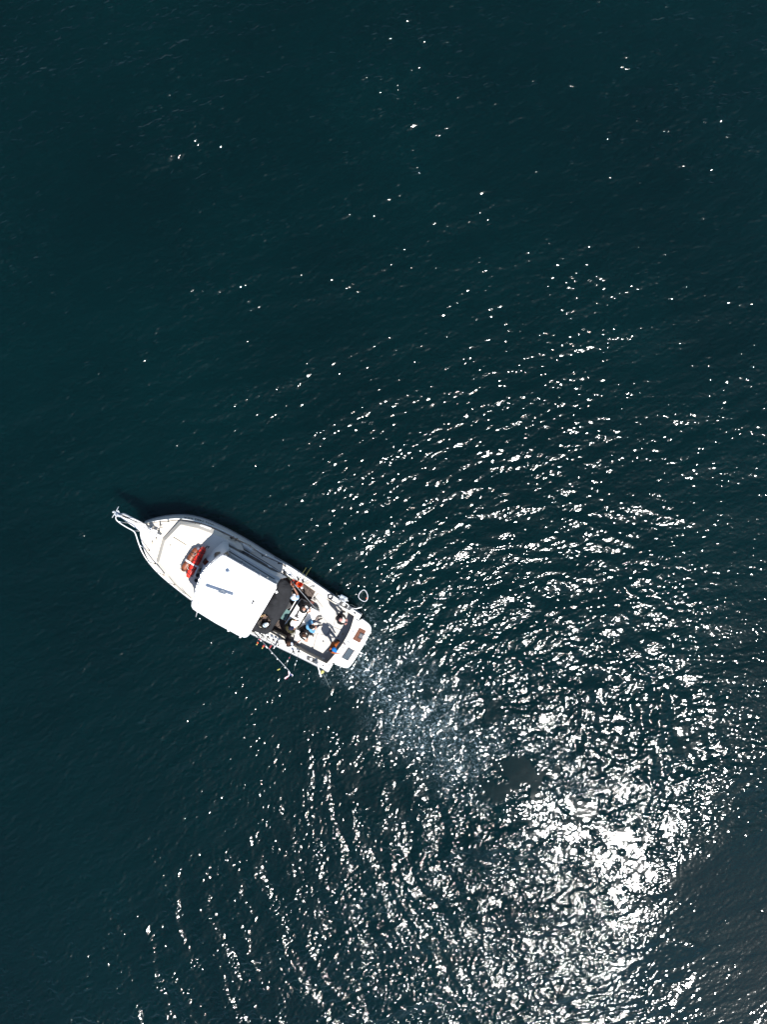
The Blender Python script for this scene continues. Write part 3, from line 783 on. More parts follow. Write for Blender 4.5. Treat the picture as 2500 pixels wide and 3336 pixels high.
hp = [P(*p, 3.7) for p in cv_hole]
bmesh.ops.subdivide_edges(bm, edges=list(bm.edges), cuts=2, use_grid_fill=False)
for v in bm.verts:
    k = (H - v.co.z) / F; px, py = 1250 + v.co.x / k, 1668 - v.co.y / k
    z_ = zcv((px, py)); v.co = P(px, py, z_ + 0.03 * math.sin(px * .11) * math.sin(py * .09))
r_ = bmesh.ops.extrude_face_region(bm, geom=list(bm.faces))
bmesh.ops.translate(bm, verts=[g for g in r_['geom'] if isinstance(g, bmesh.types.BMVert)], vec=(0, 0, -0.02))
link('canvas_awning', bm, CANVAS, boat, True)
sk = [P(*p, zcv(p)) for p in cv_out[2:13]]
sheet('awning_skirt', [sk, [p + Vector((0, 0, -.35)) + AX * -.04 for p in sk]], CANVAS, boat, True)
for p in (cv_out[3], cv_out[11]):
    q_ = P(*p, zcv(p)); tube('awning_post', [q_, Vector((q_.x, q_.y, ZS))], .02, STEEL, boat, 6)
for k in range(4):
    a = P(*Z2(1105 + 16 * k, 1290 - 12 * k), 2.6); b_ = P(*Z2(1150 + 16 * k, 1262 + 8 * k), 2.6)
a0 = P(*Z2(1080, 1345), 2.75)
for k, (a, b_) in enumerate((((1075, 1345), (1130, 1262)), ((1098, 1330), (1150, 1260)), ((1110, 1318), (1165, 1255)), ((1150, 1262), (1178, 1256)), ((1195, 1295), (1215, 1305)))):
    tube('wooden_rail', [P(*Z2(*a), 2.9), P(*Z2(*b_), 2.9)], .045, WOOD, boat, 6, False)
box('wooden_shelf', P(*Z2(1160, 1305), 1.9), .26, .34, .05, YAW, mat('brown_shelf', (.12, .06, .04), .6, var=.3), boat, .01)

# bow: pulpit, anchor, windlass, cleats, rails
pul = [P(*Z1(*p), 1.98) for p in ((150, 178), (195, 170), (215, 172), (430, 285), (470, 330), (620, 420), (600, 440), (480, 400), (390, 372), (270, 290), (175, 222), (150, 205))]
slab('bow_pulpit', pul, 0.10, GEL, boat, 0.02)
tube('pulpit_side_tube', [P(*Z1(*p), 2.06) for p in ((198, 180), (320, 240), (440, 300))], .05, ALU, boat, 8)
anch = empty('anchor', P(*Z1(130, 170), 2.0)); anch.parent = boat; anch.location = P(*Z1(130, 170), 2.0) - BL; anch['_loc'] = list(P(*Z1(130, 170), 2.0))
tube('anchor_stock', [P(*Z1(*p), 2.0) for p in ((82, 220), (118, 165), (152, 100))], .018, GALV, anch, 6)
slab('anchor_fluke', [P(*Z1(*p), 2.04) for p in ((128, 150), (148, 140), (180, 190), (150, 180))], .03, GALV, anch, .005)
slab('anchor_fluke', [P(*Z1(*p), 2.05) for p in ((105, 195), (130, 172), (160, 200), (165, 222))], .03, GALV, anch, .005)
tube('anchor_shank', [P(*Z1(*p), 2.1) for p in ((98, 150), (130, 172), (220, 215), (300, 255))], [.035, .03, .02, .02], GALV, anch, 6)
ball('anchor_roller', P(*Z1(98, 158), 2.05), .07, .05, .05, .5, GALV, anch)
tube('anchor_rode', [P(*Z1(*p), 2.12) for p in ((150, 175), (240, 215), (330, 262), (420, 320), (490, 368), (555, 400), (605, 425))], .014, mat('anchor_chain', (.06, .055, .05), .6, metal=.5), boat, 6)
tube('anchor_rode', [P(*Z1(*p), 2.10) for p in ((165, 190), (260, 240), (340, 280))], .012, MAT['anchor_chain'], boat, 6)
wl = P(*Z1(512, 332), 1.95)
bm = bmesh.new(); lathe(bm, wl, ((.10, -.1), (.10, .08), (.06, .12), (.09, .16), (.05, .2)), 16); win_ = link('windlass', bm, STEEL, boat, True)
tube('windlass_motor', [P(*Z1(*p), 1.98) for p in ((490, 340), (572, 372))], .055, GEL, boat, 10)
tube('windlass_handle', [P(*Z1(*p), 2.15) for p in ((508, 335), (526, 305))], .012, STEEL, boat, 6)
tube('bow_line', [P(*Z1(*p), 1.86) for p in ((528, 395), (548, 415), (562, 440), (566, 462))], .018, RUBBER, boat, 6)
def cleat(a, b_, z_, m_=STEEL, r=.018):
    A_, B_ = P(*a, z_), P(*b_, z_); n_ = (B_ - A_)
    bm = bmesh.new(); add_tube(bm, [A_, B_], r, 6)
    for t_ in (.33, .67): add_tube(bm, [A_.lerp(B_, t_), A_.lerp(B_, t_) + Vector((0, 0, -.07))], r, 6)
    return link('mooring_cleat', bm, m_, boat, True)
cleat(Z1(598, 272), Z1(608, 320), 1.93, BLACK, .02); cleat(Z1(585, 332), Z1(632, 322), 1.90, BLACK, .014); cleat(Z1(510, 472), Z1(520, 505), 1.88, mat('brass', (.45, .33, .18), .4), .012)
bm = bmesh.new(); lathe(bm, P(*Z1(590, 358), 1.80), ((.04, 0), (.04, .02)), 14); link('deck_fill', bm, BLACK, boat)
bm = bmesh.new(); lathe(bm, P(*Z1(488, 380), 1.90), ((.03, 0), (.03, .08), (.02, .09)), 12); link('foot_switch', bm, STEEL, boat)
cleat(Z3(1110, 502), Z3(1208, 486), 1.22, BLACK, .014); cleat(Z3(1305, 652), Z3(1325, 660), 1.2, BLACK, .03); cleat(Z3(925, 1283), Z3(942, 1290), 1.18, BLACK, .022)
tube('stern_cleat_rail', [P(*Z3(*p), 1.2) for p in ((1018, 1265), (1005, 1280), (1010, 1300), (1020, 1315))], .014, mat('brown_cord', (.2, .11, .07), .7), boat, 6)
tube('stern_hand_rail', [P(*Z3(*p), 1.24) for p in ((1330, 728), (1345, 742), (1362, 748))], .016, BLACK, boat, 6)

rail_z = 2.55
pr = [P(*Z1(*p), z_) for p, z_ in (((175, 205), 2.15), ((125, 195), 2.4), ((118, 235), 2.5), ((160, 275), 2.5), ((240, 325), 2.5), ((318, 365), 2.5), ((338, 400), 2.5), ((362, 480), 2.45), ((395, 570), 2.4), ((445, 660), 2.35), ((512, 745), 2.3), ((600, 838), 2.2), ((720, 940), 2.1), ((840, 1032), 2.05), ((935, 1100), 2.0))]
tube('bow_rail', smooth_line(pr, 2), .026, ALU, boat, 8)
for tp, ft in (((320, 362), (412, 368)), ((150, 262), (285, 288)), ((380, 520), (486, 578)), ((468, 690), (546, 720)), ((572, 812), (643, 840)), ((702, 925), (760, 944)), ((842, 1030), (886, 1043))):
    pts = [P(*Z1(*tp), 2.4), P(*Z1(*ft), 1.76)]
    tube('rail_stanchion', pts, .017, STEEL, boat, 6)
    ball('stanchion_foot', pts[1], .035, .035, .02, 0, mat('stanchion_brass', (.30, .24, .15), .5), boat)
sr = [P(*q, z_) for q, z_ in ((Z1(175, 200), 2.1), (Z1(300, 245), 2.3), (Z1(425, 290), 2.35), (Z1(540, 268), 2.3), (Z1(680, 258), 2.25), (Z1(825, 242), 2.2), (Z1(900, 258), 2.15), (Z1(1050, 285), 2.1), (Z1(1200, 345), 2.0), (Z1(1320, 400), 2.0), (Z1(1430, 450), 2.0), (Z8(500, 250), 1.95), (Z8(740, 372), 1.9), (Z8(990, 568), 1.8), (Z8(1200, 660), 1.7), (Z8(1390, 742), 1.6), (Z8(1440, 775), 1.5), (Z8(1480, 822), 1.3))]
tube('side_rail', smooth_line(sr, 1), .016, mat('shaded_rail', (.05, .045, .04), .4, metal=.4), boat, 6)  # steel rail; the shade on it is put into this dark colour
for q, f_ in ((Z1(540, 268), Z1(530, 258)), (Z1(825, 242), Z1(815, 234)), (Z1(1050, 285), Z1(1045, 275)), (Z1(1300, 392), Z1(1290, 385)), (Z8(740, 372), Z8(730, 350)), (Z8(990, 568), Z8(985, 545)), (Z8(1390, 742), Z8(1385, 720))):
    tube('rail_stanchion', [P(*q, 2.0), P(*f_, 1.5)], .014, MAT['shaded_rail'], boat, 6)
for q in ((Z8(990, 575)), (Z1(690, 260)), (Z1(830, 240))):
    ball('rail_fitting', P(*q, 1.8), .05, .05, .04, 0, mat('olive_fitting', (.15, .16, .13), .6), boat)
slab('rubbing_patch', [P(*Z8(*p), .9) for p in ((1232, 598), (1385, 690), (1378, 706), (1226, 612))], .04, GREY, boat, .005)
# coaming details: rod holders along both side decks
for q in ((980, 1110), (695, 1167), (1047, 1255), (300, 935), (640, 1105)):
    bm = bmesh.new(); lathe(bm, P(*Z3(*q), 1.135), ((.035, 0), (.035, .02), (.022, .024)), 12); link('rod_holder', bm, BLACK if q[0] > 650 else GREY, boat)
for q in ((620, 200), (660, 215), (700, 235), (795, 295)):
    tube('rod_holder_loop', [P(*Z3(q[0] + a, q[1] + b_), 1.2) for a, b_ in ((0, -40), (8, -10), (5, 15), (-8, 20))], .012, DECK2, boat, 6)
# downrigger mounts on both quarters
for pts, dc, rim in ((((1150, 513), (1225, 560), (1205, 605), (1122, 555)), (1180, 551), True), (((742, 1170), (835, 1210), (818, 1245), (735, 1208)), (788, 1207), False)):
    dr = slab('downrigger_plate', [P(*Z3(*p), 1.22) for p in pts], .06, mat('downrigger_grey', (.05, .05, .05), .5), boat, .01)
    bm = bmesh.new(); lathe(bm, P(*Z3(*dc), 1.222), ((.068, 0), (.068, .012)), 18); link('white_disc', bm, WEB, dr)
    tube('disc_emblem', [P(*Z3(dc[0] - 5, dc[1] + 8), 1.245), P(*Z3(dc[0] + 2, dc[1] - 3), 1.245), P(*Z3(dc[0] + 7, dc[1] - 9), 1.245)], .009, BLACK, dr, 5)
    if rim: tube('mount_rail', [P(*Z3(*p), 1.3) for p in ((1122, 565), (1205, 620), (1240, 565), (1228, 548), (1140, 500))], .022, GEL, boat, 6)
tube('downrigger_boom', [P(*Z3(*p), z_) for p, z_ in (((850, 1240), 1.3), ((868, 1290), 1.4), ((905, 1408), 1.5))], [.03, .025, .03], ALU, boat, 8)
ball('boom_pulley', P(*Z3(905, 1408), 1.5), .05, .05, .04, 0, ALU, boat)
tube('downrigger_boom', [P(*Z3(*p), z_) for p, z_ in (((1262, 590), 1.3), ((1330, 600), 1.4), ((1398, 582), 1.45))], .022, ALU, boat, 8)
for c_ in ((1245, 600), (850, 1242)):
    bm = bmesh.new(); q_ = P(*Z3(*c_), 1.2)
    add_box(bm, q_ + Vector((0, 0, .05)), .16, .12, .14, YAW); add_box(bm, q_ + Vector((.06, .06, .1)), .06, .16, .08, .4); add_tube(bm, [q_ + Vector((-.08, 0, .1)), q_ + Vector((-.14, .05, .2))], .02, 6)
    link('downrigger_reel', bm, mat('reel_dark', (.06, .07, .08), .4, var=.6, scale=30), boat)
# ---------------------------------------------------------------- things carried on the boat
random.seed(3)
def lumpy(name, a, b_, w, h_, z_, m_, parent=None, n=14, seg=12, jit=.02):
    """a packed soft roll from a to b"""
    A_, B_ = P(*a, z_), P(*b_, z_); bm = bmesh.new(); rings = []
    d = (B_ - A_).normalized(); s_ = Vector((-d.y, d.x, 0))
    for i in range(n + 1):
        t_ = i / n; e = min(1, (4 * t_ * (1 - t_)) ** .14) if 0 < t_ < 1 else .45
        sq = 1 - .10 * (math.sin(t_ * 18) > .75)
        c_ = A_.lerp(B_, t_)
        rings.append([bm.verts.new(c_ + s_ * math.cos(k * 2 * math.pi / seg) * w * e * sq * (1 + random.uniform(-jit, jit) * 3) + Vector((0, 0, 1)) * (h_ * (1 + math.sin(k * 2 * math.pi / seg) * e * sq))) for k in range(seg)])
    for r0, r1 in zip(rings, rings[1:]):
        for k in range(seg): bm.faces.new((r0[k], r0[(k + 1) % seg], r1[(k + 1) % seg], r1[k]))
    bm.faces.new(rings[0][::-1]); bm.faces.new(rings[-1])
    return link(name, bm, m_, parent, True)
def band(parent, name, a, b_, w, h_, z_, t_, bw, m_, skew=0.0):
    """a strap over a roll at parameter t_"""
    A_, B_ = P(*a, z_), P(*b_, z_); d = (B_ - A_).normalized(); s_ = Vector((-d.y, d.x, 0)); c_ = A_.lerp(B_, t_)
    bm = bmesh.new(); r0 = []; r1 = []
    for k in range(-1, 14):
        an = math.pi * (k - .0) / 12; dz = Vector((0, 0, h_ * (1 + math.sin(an) * 1.06))); sk = d * skew * math.cos(an)
        r0.append(c_ + s_ * math.cos(an) * w * 1.08 + dz - d * bw + sk); r1.append(c_ + s_ * math.cos(an) * w * 1.08 + dz + d * bw + sk)
    strip(bm, r0, r1); return link(name, bm, m_, parent, True)
ZT = 2.02
rd = empty('rolled_dinghy_bag', P(637, 1817, ZT), 'long bright red vinyl bag strapped on the foredeck next to the wheelhouse', 'bag')
ra_, rb_ = (615, 1879), (668, 1782)
lumpy('bag_body', ra_, rb_, .175, .19, ZT, REDV, rd)
for t_, sk in ((.12, .05), (.27, -.08), (.4, .08), (.55, -.09), (.7, .06), (.82, -.05), (.92, .03)): band(rd, 'black_lashing', ra_, rb_, .175, .19, ZT, t_, .012, RUBBER, sk)
band(rd, 'white_strap', ra_, rb_, .175, .19, ZT, .42, .04, WEB)
tube('top_seam', [P(616, 1873, ZT + .40), P(640, 1831, ZT + .41), P(664, 1790, ZT + .40)], .010, RUBBER, rd, 5)
tube('tail_straps', [P(669, 1786, ZT + .25), P(674, 1779, ZT + .22), P(682, 1781, ZT + .2), P(676, 1786, ZT + .2)], .025, RUBBER, rd, 6)
bb = empty('rolled_dinghy_bag', P(619, 1823, ZT), 'long brown vinyl bag with a grey end, strapped beside the red bag on the foredeck', 'bag')
ba_, bc_ = (598, 1859), (645, 1785)
lumpy('bag_body', ba_, bc_, .17, .17, ZT, BROWNV, bb)
for t_, sk in ((.06, 0), (.35, -.07), (.5, .06), (.68, .03), (.8, -.04)): band(bb, 'black_lashing', ba_, bc_, .17, .17, ZT, t_, .013, RUBBER, sk)
band(bb, 'white_strap', ba_, bc_, .17, .17, ZT, .43, .042, WEB)
ball('grey_cap', P(646, 1786, ZT + .17), .13, .10, .11, .9, mat('grey_cover', (.13, .13, .17), .7, var=.4, scale=12), bb)
tube('white_cord', [P(608, 1836, ZT + .36), P(612, 1845, ZT + .36), P(610, 1851, ZT + .36), P(615, 1858, ZT + .3), P(608, 1862, ZT + .2)], .012, ROPE, bb, 5)
tube('white_cord', [P(629, 1810, ZT + .36), P(636, 1806, ZT + .36), P(632, 1812, ZT + .36), P(641, 1803, ZT + .34)], .011, ROPE, bb, 5)
for p in ((611, 1820), (609, 1826), (627, 1791)):
    box('buckle', P(*p, ZT + .22), .07, .06, .05, .4, GREY, bb)
coil_i = 0
for c_, r_, lab in ((Z5(808, 965), .095, 'dark round pot lying against the middle of the wheelhouse front'), (Z5(715, 1105), .085, 'upper of two touching black round pots at the port corner of the wheelhouse'), (Z5(672, 1245), .085, 'lower of two touching black round pots at the port corner of the wheelhouse')):
    bm = bmesh.new(); q_ = P(*c_, 2.1); lathe(bm, q_, ((r_ * .8, 0), (r_, .05), (r_, .12), (r_ * .72, .14), (r_ * .6, .1)), 18)
    for k in range(8):
        an = k * math.pi / 4; add_box(bm, q_ + Vector((math.cos(an) * r_ * .95, math.sin(an) * r_ * .95, .13)), .03, .02, .05, an)
    tag(link('prawn_pot_weight', bm, mat('pot_black', (.03, .028, .026), .7, var=.5, scale=30), None, True), lab, 'pot')
b3 = tube('white_rod', [P(*Z5(720, 880), 2.25), P(*Z5(660, 980), 2.2), P(*Z5(622, 1150), 2.15)], .035, WEB, None, 8)
tag(b3, 'short white padded pole lying between the red bag and the black pots', 'pole')

def fender(name, a, b_, r_, z_, m_, lab, m2=None):
    e_ = empty(name, P((a[0] + b_[0]) / 2, (a[1] + b_[1]) / 2, z_ - r_), lab, 'fender')
    A_, B_ = P(*a, z_), P(*b_, z_); L_ = (B_ - A_).length
    ts = [0, .03, .08, .15, .5, .85, .92, .97, 1]; rs = [.25, .6, .9, 1, 1, 1, .9, .6, .25]
    tube('fender_body', [A_.lerp(B_, t_) for t_ in ts], [r_ * k for k in rs], m_, e_, 14)
    d = (B_ - A_).normalized()
    tube('fender_eye', [A_ - d * .07, A_ + d * .02], .03, m_, e_, 8); tube('fender_eye', [B_ - d * .02, B_ + d * .07], .03, m_, e_, 8)
    tube('lanyard', [A_ - d * .06, A_ - d * .16 + Vector((0, 0, .05)), A_ - d * .2 + STB * .1 + Vector((0, 0, .15))], .010, mat('dark_lanyard', (.03, .04, .03), .8), e_, 5)
    return e_
fender('boat_fender', Z1(1022, 305), Z1(1160, 352), .115, 1.72, FEND, 'clean white fender lying on the starboard side deck nearest the bow')
fender('boat_fender', Z8(560, 330), Z8(790, 480), .125, 1.62, DIRTYF, 'dirty scuffed white fender lying on the side deck beside the long dark window')
fender('boat_fender', Z3(1128, 452), Z3(1220, 502), .135, 1.0, FENDG, 'pale grey fender hanging outside the starboard quarter')
tag(tube('blue_line', [P(*Z1(x, y), 1.6) for x, y in ((1190, 350), (1205, 362), (1222, 358), (1215, 372), (1235, 366), (1228, 378), (1210, 368))], .028, BLUE, None, 6), 'small bundle of bright blue line tied to the starboard rail', 'line')

# trolling rods laid along the starboard rail
def rod(pts, lab, reel=None, m_=CORK, r0=.017, r1=.006, group=None, name='fishing_rod', steps=8):
    pts = resample(pts, steps); e_ = empty(name, pts[0], lab, 'fishing rod', group)
    tube('rod_blank', pts, [r0 + (r1 - r0) * i / (steps - 1) for i in range(steps)], m_, e_, 6)
    tube('rod_grip', pts[:2], r0 * 1.5, RUBBER, e_, 6)
    for i in range(2, steps, 2):
        bm = bmesh.new(); add_ball(bm, pts[i] + Vector((0, 0, .012)), .012, .012, .012, 0, 6, 4); link('line_guide', bm, STEEL, e_, True)
    if reel is not None:
        q_ = pts[0].lerp(pts[1], reel); bm = bmesh.new(); d = (pts[1] - pts[0]).normalized(); s_ = Vector((-d.y, d.x, 0)).normalized()
        add_tube(bm, [q_ - s_ * .05, q_ + s_ * .05], .04, 10); add_tube(bm, [q_ + s_ * .05, q_ + s_ * .10 + d * .05], .014, 6); add_box(bm, q_ + s_ * .1 + d * .06, .035, .03, .03, 0)
        link('fishing_reel', bm, BLACK, e_, True)
    return e_
rod([P(*Z8(310, 195), 1.9), P(*Z8(600, 310), 1.95), P(*Z8(820, 470), 1.95)], 'short dark rod with a reel, laid on the starboard rail above the dirty fender', .5)
rod([P(*Z8(490, 240), 1.8), P(*Z8(395, 215), 1.85), P(*Z8(350, 170), 1.9)], 'stubby dark rod butt beside the blue line on the starboard rail', .9, r1=.012, steps=5)
rod([P(*Z8(1310, 735), 1.55), P(*Z8(1390, 735), 1.6), P(*Z8(1480, 825), 1.6)], 'short black gaff lying across the aft end of the starboard side deck', None, RUBBER, .02, .012, steps=5)
rod([P(*Z3(455, 155), 1.35), P(*Z3(520, 230), 1.5), P(*Z3(550, 270), 1.6)], 'thick dark rod butt leaning on the coaming next to the red bucket', .2, mat('olive_grip', (.07, .08, .05), .6), .035, .02, steps=5)
rod([P(*Z3(630, 262), 1.15), P(*Z3(668, 200), 1.9), P(*Z3(730, 108), 2.6)], 'thin olive rod standing over the starboard side just ahead of its twin', .6, RODY, .016, .006)
rod([P(*Z3(685, 290), 1.15), P(*Z3(735, 180), 1.9), P(*Z3(792, 100), 2.6)], 'thin olive rod standing over the starboard side just behind its twin', .5, RODY, .016, .006)
rod([P(*Z3(556, 272), 1.75), P(*Z3(860, 618), 2.0), P(*Z3(1028, 822), 1.9)], 'long thin grey rod held across the cockpit by the person in the white cap', .3, RODG, .019, .008, steps=14)

# buckets
def bucket(c, z0, r_, h_, m_, m2, lab):
    q_ = P(*c, z0 + h_); q_.z = z0
    e_ = empty('bucket', q_, lab, 'bucket', None)
    bm = bmesh.new(); n_ = 22
    prof = [(r_ * .82, 0), (r_ * .97, h_ * .9), (r_ * 1.06, h_ * .92), (r_ * 1.06, h_), (r_ * .95, h_), (r_ * .8, .03), (.001, .03)]
    rings = [[bm.verts.new((q_.x + a * math.cos(k * 2 * math.pi / n_), q_.y + a * math.sin(k * 2 * math.pi / n_), z0 + z_)) for k in range(n_)] for a, z_ in prof]
    for a, b_ in zip(rings, rings[1:]):
        for k in range(n_): bm.faces.new((a[k], a[(k + 1) % n_], b_[(k + 1) % n_], b_[k]))
    bm.faces.new(rings[0][::-1]); link('bucket_wall', bm, m_, e_, True)
    tube('bucket_handle', [q_ + Vector((r_ * 1.07 * math.cos(a), r_ * 1.07 * math.sin(a) * 1.0, h_ * .95 - .06 * math.sin(a * 1.0))) for a in [math.pi * k / 10 for k in range(11)]], .006, m2, e_, 5)
    return e_
bucket(Z3(648, 305), ZS + .3, .152, .36, ORANGE, WEB, 'bright orange round bucket standing in the sun at the starboard coaming')
bucket(Z3(580, 288), ZS + .2, .152, .36, REDP, WEB, 'darker red round bucket half in shade, just forward of the orange bucket')
tag(lumpy('plastic_bag', Z3(665, 348), Z3(692, 342), .07, .05, .95, WEB, None, 6, 8, .1), 'crumpled white plastic bag beside the orange bucket', 'bag')

def tangle(name, cx, cy, sx, sy, z_, n, r_, m_, lab, cat, seed):
    rr = random.Random(seed); pts = []
    a = 0
    for i in range(n):
        a += rr.uniform(.5, 1.3); q_ = rr.uniform(.3, 1)
        X_ = cx + sx * q_ * math.cos(a) + 12 * math.sin(i * .35); Y_ = cy + sy * q_ * math.sin(a)
        pts.append(P(*Z3(X_, Y_), z_ + rr.uniform(0, .06)))
    return tag(tube(name, smooth_line(pts, 2), r_, m_, None, 5), lab, cat)
tangle('rope_pile', 745, 290, 42, 26, 1.17, 34, .011, ROPE, 'untidy heap of white rope on the starboard coaming, nearer the orange bucket', 'rope', 5)
tangle('rope_pile', 805, 338, 36, 20, 1.17, 26, .010, mat('grey_rope', (.5, .5, .47), .8), 'small tangle of greyish line on the starboard coaming, aft of the white rope heap', 'rope', 9)
# coiled black hose
bm = bmesh.new()
for k, (r_, dz) in enumerate(((.125, 0), (.105, .012), (.118, .03), (.098, .045))):
    c_ = P(*Z3(1020, 458), 1.17 + dz); add_tube(bm, [c_ + Vector((r_ * math.cos(a * .3491), r_ * math.sin(a * .3491), 0)) for a in range(19)], .014, 6)
add_tube(bm, [P(*Z3(1018, 492), 1.18), P(*Z3(1050, 510), 1.18), P(*Z3(1125, 548), 1.17)], .013, 6)
add_tube(bm, [P(*Z3(985, 440), 1.18), P(*Z3(984, 410), 1.17), P(*Z3(982, 392), 1.17)], .012, 6)
tag(link('coiled_hose', bm, RUBBER, None, True), 'round coil of black hose on the starboard side deck', 'hose')

# landing net held out over the water
ln = empty('landing_net', P(*Z3(1290, 570), 1.3), 'white rimmed landing net held out over the water off the starboard quarter', 'landing net')
hoop = smooth_line([P(*Z3(*p), 1.25) for p in ((1418, 368), (1372, 405), (1350, 462), (1392, 502), (1435, 517), (1463, 496), (1470, 445), (1450, 392))], 2, True)
tube('net_rim', hoop + [hoop[0]], .015, mat('net_white', (.7, .7, .72), .4), ln, 6)
bm = bmesh.new(); cc = sum(hoop, Vector()) / len(hoop)
for i in range(0, len(hoop), 2):
    add_tube(bm, [hoop[i], hoop[i].lerp(cc, .45) + Vector((0, 0, -.3)), cc + Vector((0, 0, -.5))], .005, 4)
for t_ in (.3, .6):
    rr_ = [h_.lerp(cc, t_ * .8) + Vector((0, 0, -.5 * t_)) for h_ in hoop]; add_tube(bm, rr_ + [rr_[0]], .005, 4)
tag(link('net_mesh', bm, mat('net_cord', (.03, .06, .06), .8), ln, True), kind='stuff')
tube('net_handle', [P(*Z3(*p), 1.28) for p in ((1240, 548), (1275, 552), (1305, 570), (1350, 582), (1395, 580), (1440, 517))], .012, mat('dark_handle', (.05, .07, .07), .5), ln, 6)
ball('orange_float', P(*Z3(1455, 475), 1.25), .04, .05, .04, 0, ORANGE, ln)

# flag on its pole over the port side
FZ = lambda X, Y: (900 + X / 20.725, 2140 + Y / 20.725)
fp = empty('flag_pole', P(*Z7(30, 220), 3.0), 'long pale pole with a limp striped flag, slanting out over the port side', 'flag pole')
pts = [P(*Z7(30, 220), 3.0), P(*Z7(160, 375), 3.1), P(*Z7(450, 700), 3.3), P(*Z7(775, 1055), 3.5)]
tube('pole_foot', pts[:2], .024, RUBBER, fp, 6); tube('pole', pts[1:], [.022, .017, .012], RODG, fp, 6)
for t_, m_ in ((.02, PINK), (.06, WEB), (.24, WEB), (.27, WEB), (.44, FEND), (.62, FEND), (.88, FEND)):
    q_ = pts[1].lerp(pts[3], t_); box('pole_clip', q_ + Vector((-.01, -.03, 0)), .05, .06, .05, .7, m_, fp, .01)
def cloth(name, cols, m_, par, z_=3.45):
    rows = [[P(*FZ(x, y), z_ + .04 * math.sin(i * 2.1 + j)) for i, (x, y) in enumerate(c_)] for j, c_ in enumerate(cols)]
    return sheet(name, rows, m_, par)
FW = mat('flag_white', (.72, .66, .68), .8, var=.05); FR = mat('flag_red', (.55, .05, .10), .8); FB = mat('flag_blue', (.02, .035, .16), .8)
cloth('flag_fly', [((810, 980), (830, 1090), (850, 1240)), ((860, 940), (900, 1080), (900, 1240)), ((920, 1010), (960, 1100), (920, 1200))], FW, fp)
cloth('flag_stripe', [((800, 1000), (818, 1100), (842, 1240)), ((812, 985), (832, 1095), (852, 1240))], FR, fp)
cloth('flag_fly', [((860, 1250), (700, 1330), (540, 1440)), ((890, 1290), (740, 1390), (590, 1500))], FW, fp)
cloth('flag_stripe', [((850, 1235), (690, 1315), (540, 1430)), ((860, 1250), (700, 1330), (545, 1445))], FR, fp)
cloth('flag_stripe', [((850, 1340), (740, 1420), (600, 1500)), ((830, 1380), (740, 1450), (630, 1520))], FR, fp)
cloth('flag_canton', [((900, 1180), (980, 1120), (1060, 1160)), ((910, 1260), (980, 1270), (1110, 1230))], FB, fp)
cloth('flag_edge', [((1020, 1140), (1100, 1180), (1145, 1240), (1100, 1330)), ((1000, 1170), (1080, 1200), (1110, 1250), (1060, 1290))], FW, fp)

# rods in holders along the port gunwale, with lures
prods = [((100, 480), (125, 470), ORANGE, 'small orange lure dangling over the port side, nearest the hardtop', 'short black rod in the foremost port holder, tilted out over the water'),
         ((290, 430), (240, 545), ORANGE, 'orange and yellow lure dangling second from the hardtop on the port side', 'short black rod in the second port holder, crossing the lying rod'),
         ((430, 400), (385, 555), REDP, 'red and pink lure dangling third from the hardtop on the port side', 'black rod with a chunky reel in the third port holder'),
         ((520, 450), (480, 545), FENDG, 'pale lilac lure tucked against the port rub rail', 'black rod with a pistol grip in the fourth port holder')]
for k, (bt, lu, m_, lab, rlab) in enumerate(prods):
    b0 = ((205, 345), (322, 375), (430, 440), (512, 475))[k]
    a = (b0[0] + 25, b0[1] - 45); c_ = (b0[0] - 20, b0[1] + 42)
    rod([P(*Z7(*a), 1.45), P(*Z7(*b0), 1.5), P(*Z7(*c_), 1.55), P(*Z7(lu[0], lu[1] - 40), 1.7)], rlab, .5, BLACK, .02, .005, 'rods in the port holders', steps=6)
    q_ = P(*Z7(*lu), 1.35); le = empty('fishing_lure', q_, lab, 'lure', 'lures over the port side')
    bm = bmesh.new(); add_ball(bm, q_, .04, .055, .035, .3, 10, 6); link('lure_body', bm, m_, le, True)
    bm = bmesh.new(); add_ball(bm, q_ + Vector((-.04, -.08, 0)), .028, .045, .025, -.4, 8, 5); link('lure_tail', bm, (YEL, YEL, PINK, FEND)[k], le, True)
    if k in (1, 2):
        bm = bmesh.new(); add_ball(bm, q_ + Vector((.05, .05, .01)), .035, .03, .025, .3, 8, 5); link('lure_head', bm, (FR, PINK)[k - 1], le, True)
    tube('trace', [q_, P(*Z7(lu[0], lu[1] - 40), 1.7)], .004, GREY, le, 4)
rod([P(*Z7(150, 262), 1.9), P(*Z7(300, 385), 1.8), P(*Z7(480, 512), 1.7)], 'slim dark rod lying along the port gunwale over the upright rods', None, CORK, .016, .010, steps=7)
rod([P(*Z7(548, 535), 1.4), P(*Z7(570, 492), 1.5), P(*Z7(690, 492), 1.7)], 'dark handle bent toward the person in the brown sweater on the port side', None, BLACK, .016, .010, steps=6)
